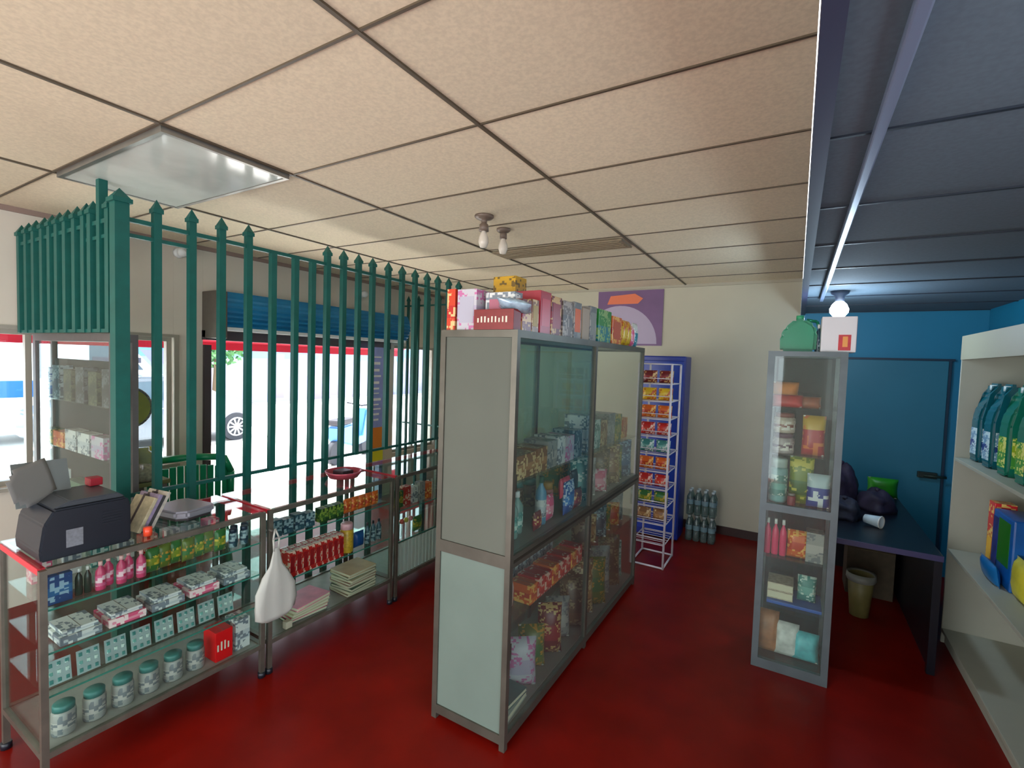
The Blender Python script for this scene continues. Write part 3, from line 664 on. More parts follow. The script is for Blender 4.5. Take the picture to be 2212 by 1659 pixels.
# plastic bag hanging from counter post
t = thing('plastic_bag', 'white translucent plastic bag hanging from the post between the two nearer counters', 'bag', (-2.478, 1.635, .34), rot=(0, 0, R(90))); t.scale = (1.1, 1.1, .88)
wb = mat('bag_white', (196, 198, 190), .5, trans=0.15)
b = MB(); k = b.mi(wb); n = 28; prof = [(.0, .0), (.07, .002), (.105, .03), (.115, .10), (.105, .20), (.07, .29), (.035, .35), (.022, .42), (.014, .46)]
rings = []
for r, z in prof:
    if r == 0: rings.append([b.bm.verts.new((0, 0, 0))]); continue
    rings.append([b.bm.verts.new((r*math.cos(a)*(1+.07*math.sin(5*a+z*20)), max(-.02, r*.30*math.sin(a))*(1+.1*math.sin(7*a)), z)) for a in [i*2*math.pi/n for i in range(n)]])
for A, B in zip(rings, rings[1:]):
    for i in range(n):
        f = b.bm.faces.new((A[0], B[(i+1) % n], B[i]) if len(A) == 1 else (A[i], A[(i+1) % n], B[(i+1) % n], B[i])); f.material_index = k; f.smooth = True
b.obj('sack', t)
MB().path([(-.012, 0, .44), (-.016, 0, .52), (0, .012, .58), (.016, 0, .52), (.012, 0, .44)], .005, wb).obj('handle', t)
tag(MB().box((-.004, -.004, 0), (.004, .03, .008), alu).obj('hook', loc=(-2.507, 1.612, .845), rot=(0, 0, R(-90))), 'small metal hook on the counter post holding the white bag', 'hook')

# ============================================================ FRONT GLASS CABINET (under the short railing)
t = thing('display_cabinet', 'grey framed glass display cabinet near the left window, short green railing on top', 'display cabinet', (-3.84, 1.21, 0))
hx, hy, zt = .62, .06, 1.92; fm = mat('cabinet_frame_taupe', (92, 88, 86), .45, .3, noise=.1)
b = MB()
for sx in (-1, 1):
    for sy in (-1, 1):
        wdt = .05 if sy == -1 else .03
        b.box((sx*hx-(wdt if sx > 0 else 0), sy*hy-(.03 if sy > 0 else 0), 0), (sx*hx+(wdt if sx < 0 else 0), sy*hy+(.03 if sy < 0 else 0), zt), fm)
b.box((-hx, -hy, zt-.045), (hx, hy, zt), fm); b.box((-hx, -hy, 0), (hx, hy, .08), fm); b.obj('frame', t)
MB().box((-hx+.05, -hy+.01, .08), (hx-.05, -hy+.014, zt-.045), glass_clear).obj('front_glass', t)
for z in (.5, .86, 1.19, 1.50): MB().box((-hx+.01, -hy+.03, z-.008), (hx-.01, hy-.03, z), glass_clear).obj('shelf', t)
MB().box((-hx+.04, hy-.02, .08), (hx-.04, hy-.012, 1.76), mat('cab_back_dark', (34, 44, 40), .8, noise=.2, nscale=6)).obj('back_panel', t)
for i in range(6):
    m = (P['blue'], P['slate'], P['darkolive'], P['darkgrey'], P['darkolive'], P['darkgrey'])[i]
    nn = ('blue', 'slate', 'dark olive', 'dark grey', 'mossy olive', 'charcoal')[i]
    carton('%s tall carton on the upper shelf of the front cabinet, %s from the left' % (nn, ORD[i]), -4.32+.19*i, 1.207, 1.50, .12, .07, .20+.02*(i % 2), m, group='front cabinet cartons')
for i in range(5):
    carton('%s flat carton on the second shelf of the front cabinet, %s from the left' % (('green', 'red brown', 'white', 'white', 'pale')[i], ORD[i]), -4.30+.2*i, 1.207, 1.19, .17, .07, .10+.03*(i > 1), (P['green'], P['orange'], P['white'], P['white'], P['lilac'])[i], group='flat cartons in the front cabinet')
carton('bright white box with creased side on the middle shelf of the front cabinet', -4.22, 1.207, .86, .2, .07, .17, mat('box_white', (226, 236, 236), .5))
carton('dull green box on the middle shelf of the front cabinet', -3.86, 1.207, .86, .22, .07, .14, mat('box_green', (70, 110, 82), .5))
for i in range(6):
    bag('crumpled clear packet on the lower shelf of the front cabinet, %s from the left' % ORD[i], -4.26+.16*i, 1.205, .502, .14, .2, .045, mat('clear_packet', (170, 168, 160), .25, noise=.4, nscale=25), rz=0, tilt=-6, group='clear packets', nm='packet')

# customer side: olive disc stand, jar dome, green chair
t = thing('round_stand', 'olive green round disc with grey rim standing on the olive table', 'display stand', (-3.99, 1.50, .96))
MB().tube((0, 0, 0), (0, 0, .03), .055, mat('stand_grey', (120, 124, 110), .5), 24).obj('base', t)
MB().tube((0, 0, .03), (0, 0, .36), .012, alu).obj('stem', t)
MB().tube((-.012, 0, .47), (.012, 0, .47), .135, mat('disc_olive', (120, 128, 20), .5, noise=.15, nscale=12), 32).obj('disc', t, rot=(0, 0, R(-10)))
b = MB()
for a in range(32):
    p, q = a*math.pi/16, (a+1)*math.pi/16; b.tube((0, .14*math.cos(p), 0.47+.14*math.sin(p)), (0, .14*math.cos(q), 0.47+.14*math.sin(q)), .012, mat('rim_grey', (96, 100, 92), .4), 8)
b.obj('rim', t, rot=(0, 0, R(-10)))
t = thing('side_table', 'small table with olive cloth on the customer side, behind the corner post', 'table', (-3.86, 1.50, 0))
MB().box((-.20, -.12, .93), (.20, .13, .96), mat('table_olive', (112, 118, 70), .5), .006).obj('tabletop', t)
for sx in (-1, 1):
    for sy in (-1, 1): MB().box((sx*.17-.015, sy*.10-.015, 0), (sx*.17+.015, sy*.10+.015, .93), alu_dark).obj('leg', t)
t = thing('glass_jar', 'large domed clear jar of beige sweets on the olive table', 'jar', (-3.76, 1.49, .96))
MB().lathe([(0, 0), (.10, 0), (.11, .03), (.11, .12), (.09, .17), (.05, .20), (.05, .22), (0, .22)], glass('jar_glass', (214, 228, 232), milky=.12), seg=24).obj('dome', t)
MB().lathe([(0, .004), (.10, .004), (.104, .08), (.06, .10), (0, .11)], mat('sweets_beige', (214, 186, 140), .6, noise=.4, nscale=50), seg=20).obj('sweets', t)
bag('crinkled yellow bag on the olive table beside the clear jar', -3.90, 1.57, .961, .12, .20, .07, mat('bag_yellow', (214, 196, 70), .4, noise=.3, nscale=22), rz=R(70), nm='packet')

def green_chair():
    t = thing('plastic_chair', 'green moulded plastic armchair on the customer side of the railing', 'chair', (-4.10, 1.99, 0), R(62))
    g = mat('chair_green', (0, 142, 92), .35)
    b = MB(); b.prism([(-.22, -.2), (.22, -.2), (.24, .2), (-.24, .2)], 'z', .42, .45, g, .012); b.obj('seat', t)
    b = MB(); k = b.mi(g); n = 10
    for i in range(n):       # back slats following a shallow curve
        a = -1+2*i/(n-1); x = .21*a; y0 = -.19-.04*(1-a*a); b.box((x-.0205, y0-.008, .46), (x+.0205, y0+.008, 1.0-.04*a*a), g, .004, rot=(R(8), 0, 0), piv=Vector((x, y0, .46)))
    b.obj('back_slats', t)
    b = MB(); b.path([(-.25, -.22, .66), (-.25, -.27, .92), (-.2, -.30, 1.04), (0, -.34, 1.06), (.2, -.30, 1.04), (.25, -.27, .92), (.25, -.22, .66)], .026, g); b.obj('backrest', t)
    for s in (-1, 1):
        MB().path([(s*.25, -.2, .68), (s*.27, .0, .66), (s*.27, .16, .64), (s*.24, .2, .44)], .022, g).obj('armrest', t)
        for sy in (-1, 1): MB().tube((s*.21, sy*.18, .43), (s*.26, sy*.24, 0), .028, g, 10, .02).obj('leg', t)
    return t
green_chair()

# ============================================================ TALL GLASS CABINET IN THE MIDDLE
CX0, CX1, CY0, CY1, CZ = -1.53, -1.09, 1.88, 3.98, 1.985
t = thing('glass_cabinet', 'tall aluminium and glass cabinet with grey end panel, goods boxes crowded along its top', 'glass cabinet', ((CX0+CX1)/2, (CY0+CY1)/2, 0))
hx, hy = (CX1-CX0)/2, (CY1-CY0)/2
p1 = mat('aluminium_worn', (98, 95, 86), .42, .55, noise=.2, nscale=7)
b = MB(); f = .03
for sx in (-1, 1):
    for y in (-hy, -.06, hy-f):
        b.box((sx*hx-(f if sx > 0 else 0), y, 0), (sx*hx+(f if sx < 0 else 0), y+f, CZ-.025), p1)
    b.box((sx*hx-(f if sx > 0 else 0), -hy, .875), (sx*hx+(f if sx < 0 else 0), hy, .935), p1)
    b.box((sx*hx-(f if sx > 0 else 0), -hy, .03), (sx*hx+(f if sx < 0 else 0), hy, .075), p1)
for y in (-hy, hy-f):
    for z0, z1 in ((.875, .935), (.03, .075)): b.box((-hx, y, z0), (hx, y+f, z1), p1)
b.box((-hx, -hy, CZ-.035), (hx, -hy+f, CZ), p1); b.box((-hx, hy-f, CZ-.035), (hx, hy, CZ), p1)
b.box((-hx, -hy, CZ-.035), (-hx+f, hy, CZ), p1); b.box((hx-f, -hy, CZ-.035), (hx, hy, CZ), p1)
b.obj('frame', t)
b = MB(); b.box((hx-.004, -hy+f, .898), (hx+.002, hy-f, .912), mat('track_dark', (44, 42, 34), .5)); b.obj('door_track', t)
MB().box((-hx+f, -hy+f, CZ-.02), (hx-f, hy-f, CZ-.012), mat('cab_top', (150, 156, 150), .4)).obj('top_panel', t)
MB().box((-hx+f, -hy+.008, .935), (hx-f, -hy+.014, CZ-.035), frost).obj('end_panel', t)
MB().box((-hx+f, -hy+.008, .075), (hx-f, -hy+.014, .875), mat('frosted_panel_low', (110, 126, 118), .3, noise=.06, nscale=4)).obj('lower_end_panel', t)
for y0, y1 in ((-hy+f, -.06), (-.03, hy-f)):
    for z0, z1 in ((.935, CZ-.035), (.075, .875)):
        g = MB().box((hx-.016, y0, z0), (hx-.011, y1, z1), glass_door).obj('glass_door', t)
        MB().box((hx-.010, y0+.012 if y0 < -.5 else y1-.02, z0+.3 if z1-z0 > .9 else z0+.35), (hx-.006, y0+.02 if y0 < -.5 else y1-.012, z0+.38 if z1-z0 > .9 else z0+.43), p1).obj('pull', g)
        MB().box((-hx+.011, y0, z0), (-hx+.016, y1, z1), glass('back_glass_teal', (214, 236, 228), milky=.30, milk=(120, 160, 150))).obj('back_glass', t)
for z in (1.26, .58): MB().box((-hx+.03, -hy+.03, z-.007), (hx-.03, hy-.03, z), glass_clear).obj('shelf', t)
MB().box((-hx+.018, -hy+.03, .925), (hx-.03, hy-.03, .934), mat('mid_board', (120, 124, 116), .5)).obj('mid_board', t)
MB().box((-hx+.018, -hy+.03, .07), (hx-.03, hy-.03, .078), mat('mid_board', (120, 124, 116), .5)).obj('bottom_board', t)
rnd = random.Random(11)
# shelf 1.26: low flat packs along the glass
spec = [('brown woven patterned', 'brown', .21, .12), ('dark brown ribbed', 'brown', .13, .13), ('grey speckled', 'grey', .12, .15), ('pale grey', 'white', .11, .16), ('grey and lilac', 'lilac', .12, .15), ('white topped dark', 'slate', .12, .17)]
y = 1.99
for nn, mk, wd, hh in spec:
    carton('%s carton on the upper glass shelf of the tall cabinet, first bay' % nn, -1.22, y+wd/2, 1.26, .16, wd-.01, hh, P[mk]); y += wd+.005
spec = [('black and white chequered', 'white', .14, .24), ('dark green and white', 'tealp', .13, .20), ('tan', 'brown', .13, .18), ('mixed grey', 'grey', .16, .22), ('green foil', 'green', .15, .2), ('orange', 'orange', .14, .16)]
y = 2.93
for nn, mk, wd, hh in spec:
    carton('%s carton on the upper glass shelf of the tall cabinet, second bay' % nn, -1.24, y+wd/2, 1.26, .16, wd-.012, hh, P[mk]); y += wd+.01
# middle level standing goods
for i in range(3):
    bottle('clear teal feeding bottle with white teat in the tall cabinet, %s of three' % ORD[i], -1.20-.02*i, 2.02+.085*i, .935, .22, .034, mat('bottle_mint', (140, 178, 170), .2, trans=.3), white_pl, P['tealp'], group='feeding bottles', nm='feeding_bottle')
bag('red heart print bag on the middle level of the tall cabinet', -1.17, 2.29, .935, .08, .10, .04, P['maroon'])
bottle('tall light blue bottle on the middle level of the tall cabinet', -1.20, 2.39, .935, .27, .032, mat('bottle_skyblue', (96, 150, 180), .3), mat('cap_green', (30, 90, 70), .4), P['white'])
bag('pale pink pouch on the middle level of the tall cabinet', -1.19, 2.47, .935, .09, .15, .05, P['pinkp'], nm='pouch')
jar('rosy lidded jar behind the pale pink pouch in the tall cabinet', -1.24, 2.55, .935, .20, .036, mat('jar_rose', (190, 120, 120), .35), mat('lid_gold', (170, 130, 60), .4))
bag('tall bag with a red pink top, upper one of the pair in the tall cabinet', -1.17, 2.64, 1.035, .13, .12, .05, mat('bag_redpink', (214, 60, 90), .4, noise=.15), nm='sachet')
bag('bright blue and green bag below the red pink one in the tall cabinet', -1.15, 2.655, .935, .14, .20, .05, P['blue'], nm='sachet')
bag('black pouch with white dome print on the middle level of the tall cabinet', -1.18, 2.79, .99, .11, .18, .05, mat('pouch_black', (30, 36, 40), .35, noise=.2), nm='pouch')
bag('dark maroon pouch below the black one in the tall cabinet', -1.155, 2.80, .935, .12, .12, .05, P['maroon'], nm='pouch')
spec = [('frosty clear', 'tealp', .30), ('grey clear', 'grey', .26), ('pale pink', 'pinkp', .16), ('brown biscuit', 'umber', .28), ('tan biscuit', 'brown', .30), ('mixed green', 'green', .27), ('dark blue', 'navy', .30)]
for i, (nn, mk, hh) in enumerate(spec):
    bag('%s bag standing in the second bay of the tall cabinet at mid height' % nn, -1.19-.03*(i % 2), 2.95+.145*i, .935, .15, hh, .08, P[mk], nm='food_bag', tilt=-4, rz=R(32))
# lower shelf .58: red row with white tops behind
for i in range(8):
    carton('red orange carton of the sloping row on the lower shelf, %s from the left' % ORD[i], -1.19, 2.20+.088*i, .58, .13, .08, .10+.008*(i % 2), P['red'] if i % 3 else P['orange'], group='row of red orange cartons')
for i in range(8):
    carton('white carton standing behind the red orange row on the lower shelf, %s from the left' % ORD[i], -1.36, 2.12+.09*i, .58, .12, .075, .17+.02*(i % 2), P['white'], group='white cartons behind the red row')
bag('pale pink bag at the left end of the lower shelf of the tall cabinet', -1.20, 2.03, .58, .13, .16, .06, mat('bag_palepink', (196, 160, 150), .4, noise=.2))
for i, (nn, mk, hh) in enumerate((('brown', 'umber', .22), ('tan', 'brown', .2), ('grey blue', 'slate', .24), ('olive', 'olive', .2), ('rust', 'orange', .18), ('beige', 'grey', .22))):
    bag('%s biscuit bag on the lower shelf in the second bay, %s from the left' % (nn, ORD[i]), -1.20-.02*(i % 2), 3.02+.15*i, .58, .14, hh, .08, P[mk], nm='biscuit_bag', tilt=-5, rz=R(32))
for i in range(5):
    jar('brown lidded tub in the tall cabinet\'s back row, %s from the left' % ORD[i], -1.42, 2.02+.16*i, .935, .17+.02*(i % 2), .045, P['umber'], mat('lid_teal', (60, 120, 116), .4), group='brown tubs at the back')
for i in range(6):
    carton('dull green carton in the back row of the second bay, %s from the left' % ORD[i], -1.41, 3.0+.15*i, .935, .12, .12, .24+.02*(i % 3), P['olive'], group='dull green cartons at the back')
# bottom board
book('flat grey white folder on the bottom board of the tall cabinet', -1.24, 2.05, .079, .22, .26, .03, mat('folder_grey', (176, 184, 176), .5), rz=R(4), nm='folder')
book('teal folder on top of the grey white folder in the tall cabinet', -1.24, 2.06, .11, .2, .24, .025, mat('folder_teal', (50, 110, 110), .5), rz=R(-3), nm='folder')
for i, (nn, mk, hh, wd) in enumerate((('pale lilac', 'lilac', .26, .17), ('olive', 'olive', .24, .16), ('dark maroon', 'maroon', .30, .15), ('clear grey', 'grey', .26, .16), ('brown rice', 'umber', .34, .19), ('pinkish brown', 'brown', .38, .2), ('olive brown', 'olive', .34, .2), ('beige', 'grey', .36, .2), ('rust brown', 'umber', .4, .18), ('pale green', 'tealp', .3, .16))):
    bag('%s sack on the bottom board of the tall cabinet, %s from the left' % (nn, ORD[i]), -1.21-.03*(i % 2), 2.24+.178*i, .079, wd, hh, .10, P[mk], nm='food_sack', tilt=-5, rz=R(38))

# ------------------------------------------------------------ goods on top of the tall cabinet
Z = CZ
carton('narrow red orange carton at the left corner of the tall cabinet top', -1.50, 1.985, Z, .05, .14, .205, pm('print_redorange', (206, 60, 24), (190, 30, 24), (236, 190, 130)), front='-y')
carton('lilac white tall carton second from the left on the cabinet top', -1.40, 1.985, Z, .115, .15, .20, P['lilac'], front='-y', face=mat('panel_lilac', (176, 174, 190), .5))
carton('white carton with faded red print behind the dark red one on the cabinet top', -1.24, 1.995, Z, .165, .075, .185, P['white'], front='-y', face=mat('panel_rose', (178, 104, 124), .5))
carton('low dark red carton with pale lettering at the front of the cabinet top', -1.225, 1.915, Z, .22, .07, .095, mat('carton_darkred', (124, 26, 26), .4, noise=.15, nscale=30), front='-y', strokes=9)
carton('mustard yellow carton standing high behind the dark red one', -1.375, 2.27, Z, .14, .12, .31, pm('print_mustard', (196, 150, 10), (170, 120, 10), (110, 84, 20)), front='-y', face=mat('panel_mustard', (206, 160, 30), .4))
t = thing('plastic_packet', 'shiny crumpled clear wrap with blue tint on the cabinet top corner', 'packet', (-1.17, 1.985, Z+.10), 0, rot=(R(75), R(10), R(25)))
MB().pillow(.16, .11, .05, mat('wrap_clear', (170, 196, 214), .08, metal=.3, noise=.4, nscale=30), seed=5, nx=12, nz=10).obj('wrap', t)
spec = [  # y0, y1, h, colour words, material, face
    (1.96, 2.05, .15, 'dark plum', P['maroon'], None), (2.055, 2.125, .16, 'gold and brown', P['brown'], mat('panel_gold', (170, 140, 60), .4)),
    (2.14, 2.26, .215, 'rose red', mat('carton_rose', (176, 50, 66), .35, noise=.12), mat('panel_rosered', (196, 64, 80), .35)), (2.265, 2.39, .205, 'crimson', P['maroon'], mat('panel_crimson', (150, 24, 44), .35)),
    (2.41, 2.55, .20, 'grey brown', pm('print_taupe', (110, 100, 94), (90, 84, 84), (170, 160, 150)), None), (2.56, 2.67, .21, 'orange centred', P['grey'], mat('panel_orange', (226, 100, 30), .4)),
    (2.69, 2.80, .19, 'beige', mat('carton_beige', (176, 160, 140), .5), None), (2.81, 2.92, .215, 'silver grey', P['grey'], mat('panel_silver', (140, 146, 140), .4)),
    (2.96, 3.20, .215, 'green and teal', pm('print_greenteal', (20, 130, 140), (40, 140, 60), (150, 190, 120), .5, 1.0), None),
    (3.23, 3.43, .195, 'rust orange', P['orange'], mat('panel_rust', (200, 90, 60), .4))]
for y0, y1, h, nn, m, fc in spec:
    dp = .05 if y1 < 2.13 else .15
    o = carton('%s carton in the row along the aisle edge of the cabinet top' % nn, -1.115-dp/2, (y0+y1)/2, Z, dp, (y1-y0), h, m, face=fc)
for i in range(3):
    bag('bright yellow bag near the far end of the cabinet top, %s of three' % ORD[i], -1.17, 3.49+.11*i, Z, .13, .20, .07, P['yellow'], nm='snack_bag', group='yellow bags on the cabinet top')
bag('pink bag beside the yellow bags at the far end of the cabinet top', -1.17, 3.82, Z, .11, .17, .06, P['pinkp'])
bag('teal and white bag, last at the far end of the cabinet top', -1.17, 3.925, Z, .12, .20, .05, pm('print_tealwhite', (40, 130, 150), (200, 206, 196), (230, 230, 226), .6, 1.0))
for i, (nn, c) in enumerate((('blue', (70, 90, 140)), ('grey', (120, 122, 120)))):
    bag('%s dotted pouch lying behind the front row on the cabinet top' % nn, -1.33, 2.75+.28*i, Z, .2, .26, .08, mat('pouch_%s' % nn, c, .35, noise=.3, nscale=24), nm='pouch')
carton('small white carton with a pale blue edge behind the rose red ones', -1.34, 2.52, Z, .1, .18, .235, P['white'])

# poster high on the back wall
t = thing('poster', 'purple poster with a pale lilac disc and orange patch high on the back wall', 'poster', (-2.18, YB-.004, 2.08))
MB().box((0, -.006, 0), (.80, 0, .66), mat('poster_purple', (120, 88, 128), .5, noise=.12, nscale=3)).obj('sheet', t)
b = MB(); k = b.mi(mat('poster_lilac', (176, 162, 184), .5)); cx, cz, r = .28, .02, .46
pts = [(cx+r*math.cos(a), cz+r*math.sin(a)) for a in [i*math.pi/24 for i in range(25)]]
pts = [(max(0.002, min(.798, x_)), max(.002, min(.65, z_))) for x_, z_ in pts]; b.prism(pts, 'y', -.008, -.006, mat('poster_lilac', (176, 162, 184), .5)); b.obj('lilac_disc', t)
MB().prism([(.12, .5), (.5, .5), (.56, .56), (.46, .62), (.16, .60)], 'y', -.0095, -.008, mat('poster_orange', (230, 120, 80), .5)).obj('orange_patch', t)

# ============================================================ WIRE RACK, BLUE CABINET, WATER
t = thing('wire_rack', 'white wire display rack filled with red snack packets, beside the blue cabinet', 'display rack', (-1.085, 4.42, 0))
wr = mat('wire_white', (214, 208, 214), .4)
X0, X1, Y0, Y1, H = -.16, .13, -.02, .36, 1.86
for x, y in ((X0, Y0), (X1, Y0), (X0, Y1), (X1, Y1)): MB().tube((x, y, .0), (x, y, H), .010, wr, 8).obj('post', t)
b = MB(); b.path([(X0, Y0, .01), (X1, Y0, .01), (X1, Y1, .01), (X0, Y1, .01), (X0, Y0, .01)], .009, wr); b.obj('base_frame', t)
b = MB(); b.path([(X0, Y0, H), (X1, Y0, H), (X1, Y1, H), (X0, Y1, H), (X0, Y0, H)], .006, wr); b.obj('top_frame', t)
LV = [.22, .40, .56, .72, .88, 1.04, 1.20, 1.36, 1.52, 1.68]
for z in LV:
    b = MB(); b.path([(X0, Y0, z), (X1, Y0, z), (X1, Y1, z), (X0, Y1, z), (X0, Y0, z)], .005, wr, 6)
    b.path([(X0, Y0, z+.05), (X1, Y0, z+.05)], .004, wr, 6)
    for i in range(6): yy = Y0+(Y1-Y0)*(i+.5)/6; b.tube((X0, yy, z), (X1, yy, z), .003, wr, 5)
    b.obj('wire_shelf', t)
names = [('olive dark', 'olive'), ('pinkish brown', 'brown'), ('green', 'green'), ('red orange', 'red'), ('red', 'orange'), ('white green', 'tealp'), ('red', 'red'), ('bright orange', 'orange'), ('dark yellow', 'yellow'), ('brown', 'maroon')]
for j, z in enumerate(LV):
    if j == 0: continue
    for i in range(2):
        bag('%s snack packet on the wire rack, %s level from below, %s' % (names[j][0], ORD[j], ('left', 'right')[i]), -1.085-.085+.145*i, 4.50+.01*i, z+.006, .13, .115, .06, P[names[j][1]], rz=R(0), group='wire rack packets level %s' % ORD[j])
t = thing('blue_cabinet', 'deep blue upright cabinet against the cream wall, behind the white wire rack', 'cabinet', (-1.19, 5.36, 0))
bm_ = mat('cabinet_blue', (6, 40, 138), .32, noise=.12, nscale=3)
MB().box((-.24, -.18, .02), (.20, .12, 1.95), bm_, .012).obj('body', t)
MB().box((-.225, -.205, .09), (.19, -.18, 1.90), mat('cabinet_blue_door', (8, 50, 150), .3), .006).obj('door', t)
MB().box((.15, -.225, .95), (.165, -.205, 1.15), alu).obj('handle', t)
for sx in (-1, 1): MB().tube((sx*.18-.02, -.1, 0), (sx*.18-.02, -.1, .03), .02, black_pl).obj('foot', t)
wm = glass('water_plastic', (196, 216, 212), milky=.25, milk=(150, 170, 168), refl=1.5)
t0 = None
for lv in range(2):
    for i in range(4):
        for j in range(2):
            x, y, z = -.91+.075*i, 5.36+.08*j, .0+.275*lv
            lb = 'clear water bottle, %s from left in the %s row of the %s pack' % (ORD[i], ('front', 'back')[j], ('lower', 'upper')[lv])
            if t0 is None:
                t0 = thing('water_bottle', lb, 'bottle', (x, y, z), 0, 'packs of water bottles')
                MB().lathe([(0, 0), (.033, 0), (.035, .01), (.035, .09), (.031, .1), (.035, .11), (.035, .19), (.014, .235), (.013, .25), (0, .25)], wm, seg=14).obj('body', t0)
                MB().lathe([(0, .245), (.016, .245), (.016, .268), (0, .27)], mat('cap_pale', (190, 204, 206), .4), seg=12).obj('cap', t0)
                MB().lathe([(.0355, .115), (.0355, .165)], mat('water_label', (120, 150, 158), .5), seg=14).obj('label', t0)
            else: dup(t0, (x, y, z), 0, lb)

# ============================================================ GLASS PILLAR CABINET
PX0, PX1, PY0, PY1, PZ = -.155, .245, 3.30, 3.70, 1.955
t = thing('glass_tower', 'narrow grey framed glass tower of snacks at the edge of the blue room', 'glass cabinet', ((PX0+PX1)/2, (PY0+PY1)/2, 0))
hx = (PX1-PX0)/2; hy = (PY1-PY0)/2; pf = mat('tower_frame_grey', (92, 102, 106), .42, .4, noise=.15, nscale=8); f = .028
b = MB()
for sx in (-1, 1):
    for sy in (-1, 1): b.box((sx*hx-(f*1.3 if sx > 0 else 0), sy*hy-(f if sy > 0 else 0), 0), (sx*hx+(f*1.3 if sx < 0 else 0), sy*hy+(f if sy < 0 else 0), PZ), pf)
for z0, z1 in ((0, .06), (.985, 1.03), (PZ-.03, PZ)):
    for sy in (-1, 1): b.box((-hx, sy*hy-(f if sy > 0 else 0), z0), (hx, sy*hy+(f if sy < 0 else 0), z1), pf)
    for sx in (-1, 1): b.box((sx*hx-(f if sx > 0 else 0), -hy, z0), (sx*hx+(f if sx < 0 else 0), hy, z1), pf)
b.obj('frame', t)
MB().box((-hx+f, -hy+f, PZ-.015), (hx-f, hy-f, PZ-.008), pf).obj('top_panel', t)
for z0, z1 in ((1.03, PZ-.03), (.06, .985)):
    MB().box((-hx+f, -hy+.006, z0), (hx-f, -hy+.010, z1), glass_door).obj('front_glass', t)
    MB().box((-hx+f, hy-.010, z0), (hx-f, hy-.006, z1), glass('back_glass_tower', (120, 150, 150), milky=.7, milk=(40, 64, 70))).obj('back_glass', t)
    for sx in (-1, 1): MB().box((sx*(hx-.01)-.002, -hy+f, z0), (sx*(hx-.01)+.002, hy-f, z1), glass_clear).obj('side_glass', t)
SH = [1.62, 1.335, 1.03, .70, .40, .07]
for z in SH: MB().box((-hx+.015, -hy+.015, z-.006), (hx-.015, hy-.015, z), glass_clear).obj('shelf', t)
cx = (PX0+PX1)/2
bag('orange topped snack bag lying slanted on the top shelf of the glass tower', -.055, 3.42, 1.62, .14, .15, .07, mat('bag_orange', (220, 130, 50), .4, noise=.25, nscale=20), rz=0, tilt=-8)
bag('red snack bag in front of the orange one on the top shelf of the tower', -.045, 3.355, 1.62, .17, .075, .05, mat('bag_scarlet', (190, 40, 40), .35, noise=.3, nscale=20), rz=0, tilt=-14)
bag('rust coloured snack bag sloping down to the right on the tower\'s top shelf', .075, 3.39, 1.62, .12, .07, .05, mat('bag_rust', (160, 84, 50), .4, noise=.3, nscale=20), rz=R(5), tilt=-18)
for i, (nn, c, cc) in enumerate((('cream striped', (170, 160, 160), (90, 60, 80)), ('white and brown', (190, 176, 160), (130, 70, 60)))):
    jar('%s tub stacked on the second shelf of the glass tower, %s' % (nn, ('lower', 'upper')[i]), -.05, 3.40, 1.335+.125*i, .12, .058, mat('tub_%d' % i, c, .4, noise=.3, nscale=26), mat('tublid_%d' % i, cc, .4), pm('tublab_%d' % i, c, cc, (220, 214, 206)))
bag('yellow topped red snack bag on the second shelf of the glass tower', .105, 3.40, 1.335, .12, .24, .06, pm('print_yelred', (176, 40, 50), (200, 160, 50), (220, 120, 60), .65, 1.0, 8), rz=0)
jar('teal and white tall canister on the third shelf of the glass tower', -.065, 3.40, 1.03, .27, .05, mat('canister_teal', (120, 170, 170), .35, noise=.2, nscale=14), mat('canister_lid', (170, 190, 186), .4), P['tealp'])
bag('yellow green chip bag on the third shelf of the glass tower', .055, 3.41, 1.03, .13, .29, .06, pm('print_limeyellow', (110, 130, 30), (60, 100, 40), (200, 190, 80), .2, .5, 10), rz=0)
bag('blue and white packet leaning right on the third shelf of the glass tower', .145, 3.37, 1.032, .12, .20, .05, pm('print_bluewhite', (40, 70, 150), (180, 200, 206), (220, 226, 230), .6, 1.0, 8), rz=0)
jar('small dark red pot on the third shelf in front of the canister', .01, 3.345, 1.03, .07, .022, mat('pot_red', (130, 40, 46), .4), alu)
for i in range(3):
    bottle('hot pink capped bottle on the fourth shelf of the glass tower, %s of three' % ORD[i], -.105+.042*i, 3.38, .70, .22, .019, mat('bottle_hotpink', (220, 50, 100), .3), white_pl, group='hot pink bottles')
bag('rusty red snack bag beside the hot pink bottles in the glass tower', .06, 3.39, .70, .12, .17, .06, P['orange'], rz=0)
carton('beige box at the right of the fourth shelf of the glass tower', .145, 3.40, .70, .09, .1, .18, P['grey'], front='-y')
tag(MB().box((-.12, -.12, 0), (.17, .12, .02), mat('tray_blue', (10, 80, 170), .4), .004).obj('blue_tray', loc=(.03, 3.46, .402)), 'bright blue tray on the fifth shelf of the glass tower', 'tray')
for i in range(2):
    book('cream booklet pile on the blue tray in the glass tower, %s' % ('lower', 'upper')[i], -.02, 3.45, .424+.05*i, .14, .16, .048, mat('cream_pile_%d' % i, (196, 180, 160), .6, noise=.3, nscale=40), nm='booklet')
bag('green blue pouch at the right of the blue tray in the glass tower', .12, 3.44, .424, .10, .16, .05, P['tealp'], rz=0, nm='pouch')
for i, (nn, c, x, w2, hh) in enumerate((('brown and white', (170, 110, 70), -.08, .13, .25), ('white', (214, 214, 210), .03, .13, .2), ('cyan', (90, 190, 200), .13, .14, .17))):
    bag('%s packet at the bottom of the glass tower' % nn, x, 3.40, .072, w2, hh, .07, mat('packet_%d' % i, c, .35, noise=.35, nscale=18), rz=0, nm='packet', tilt=-8)
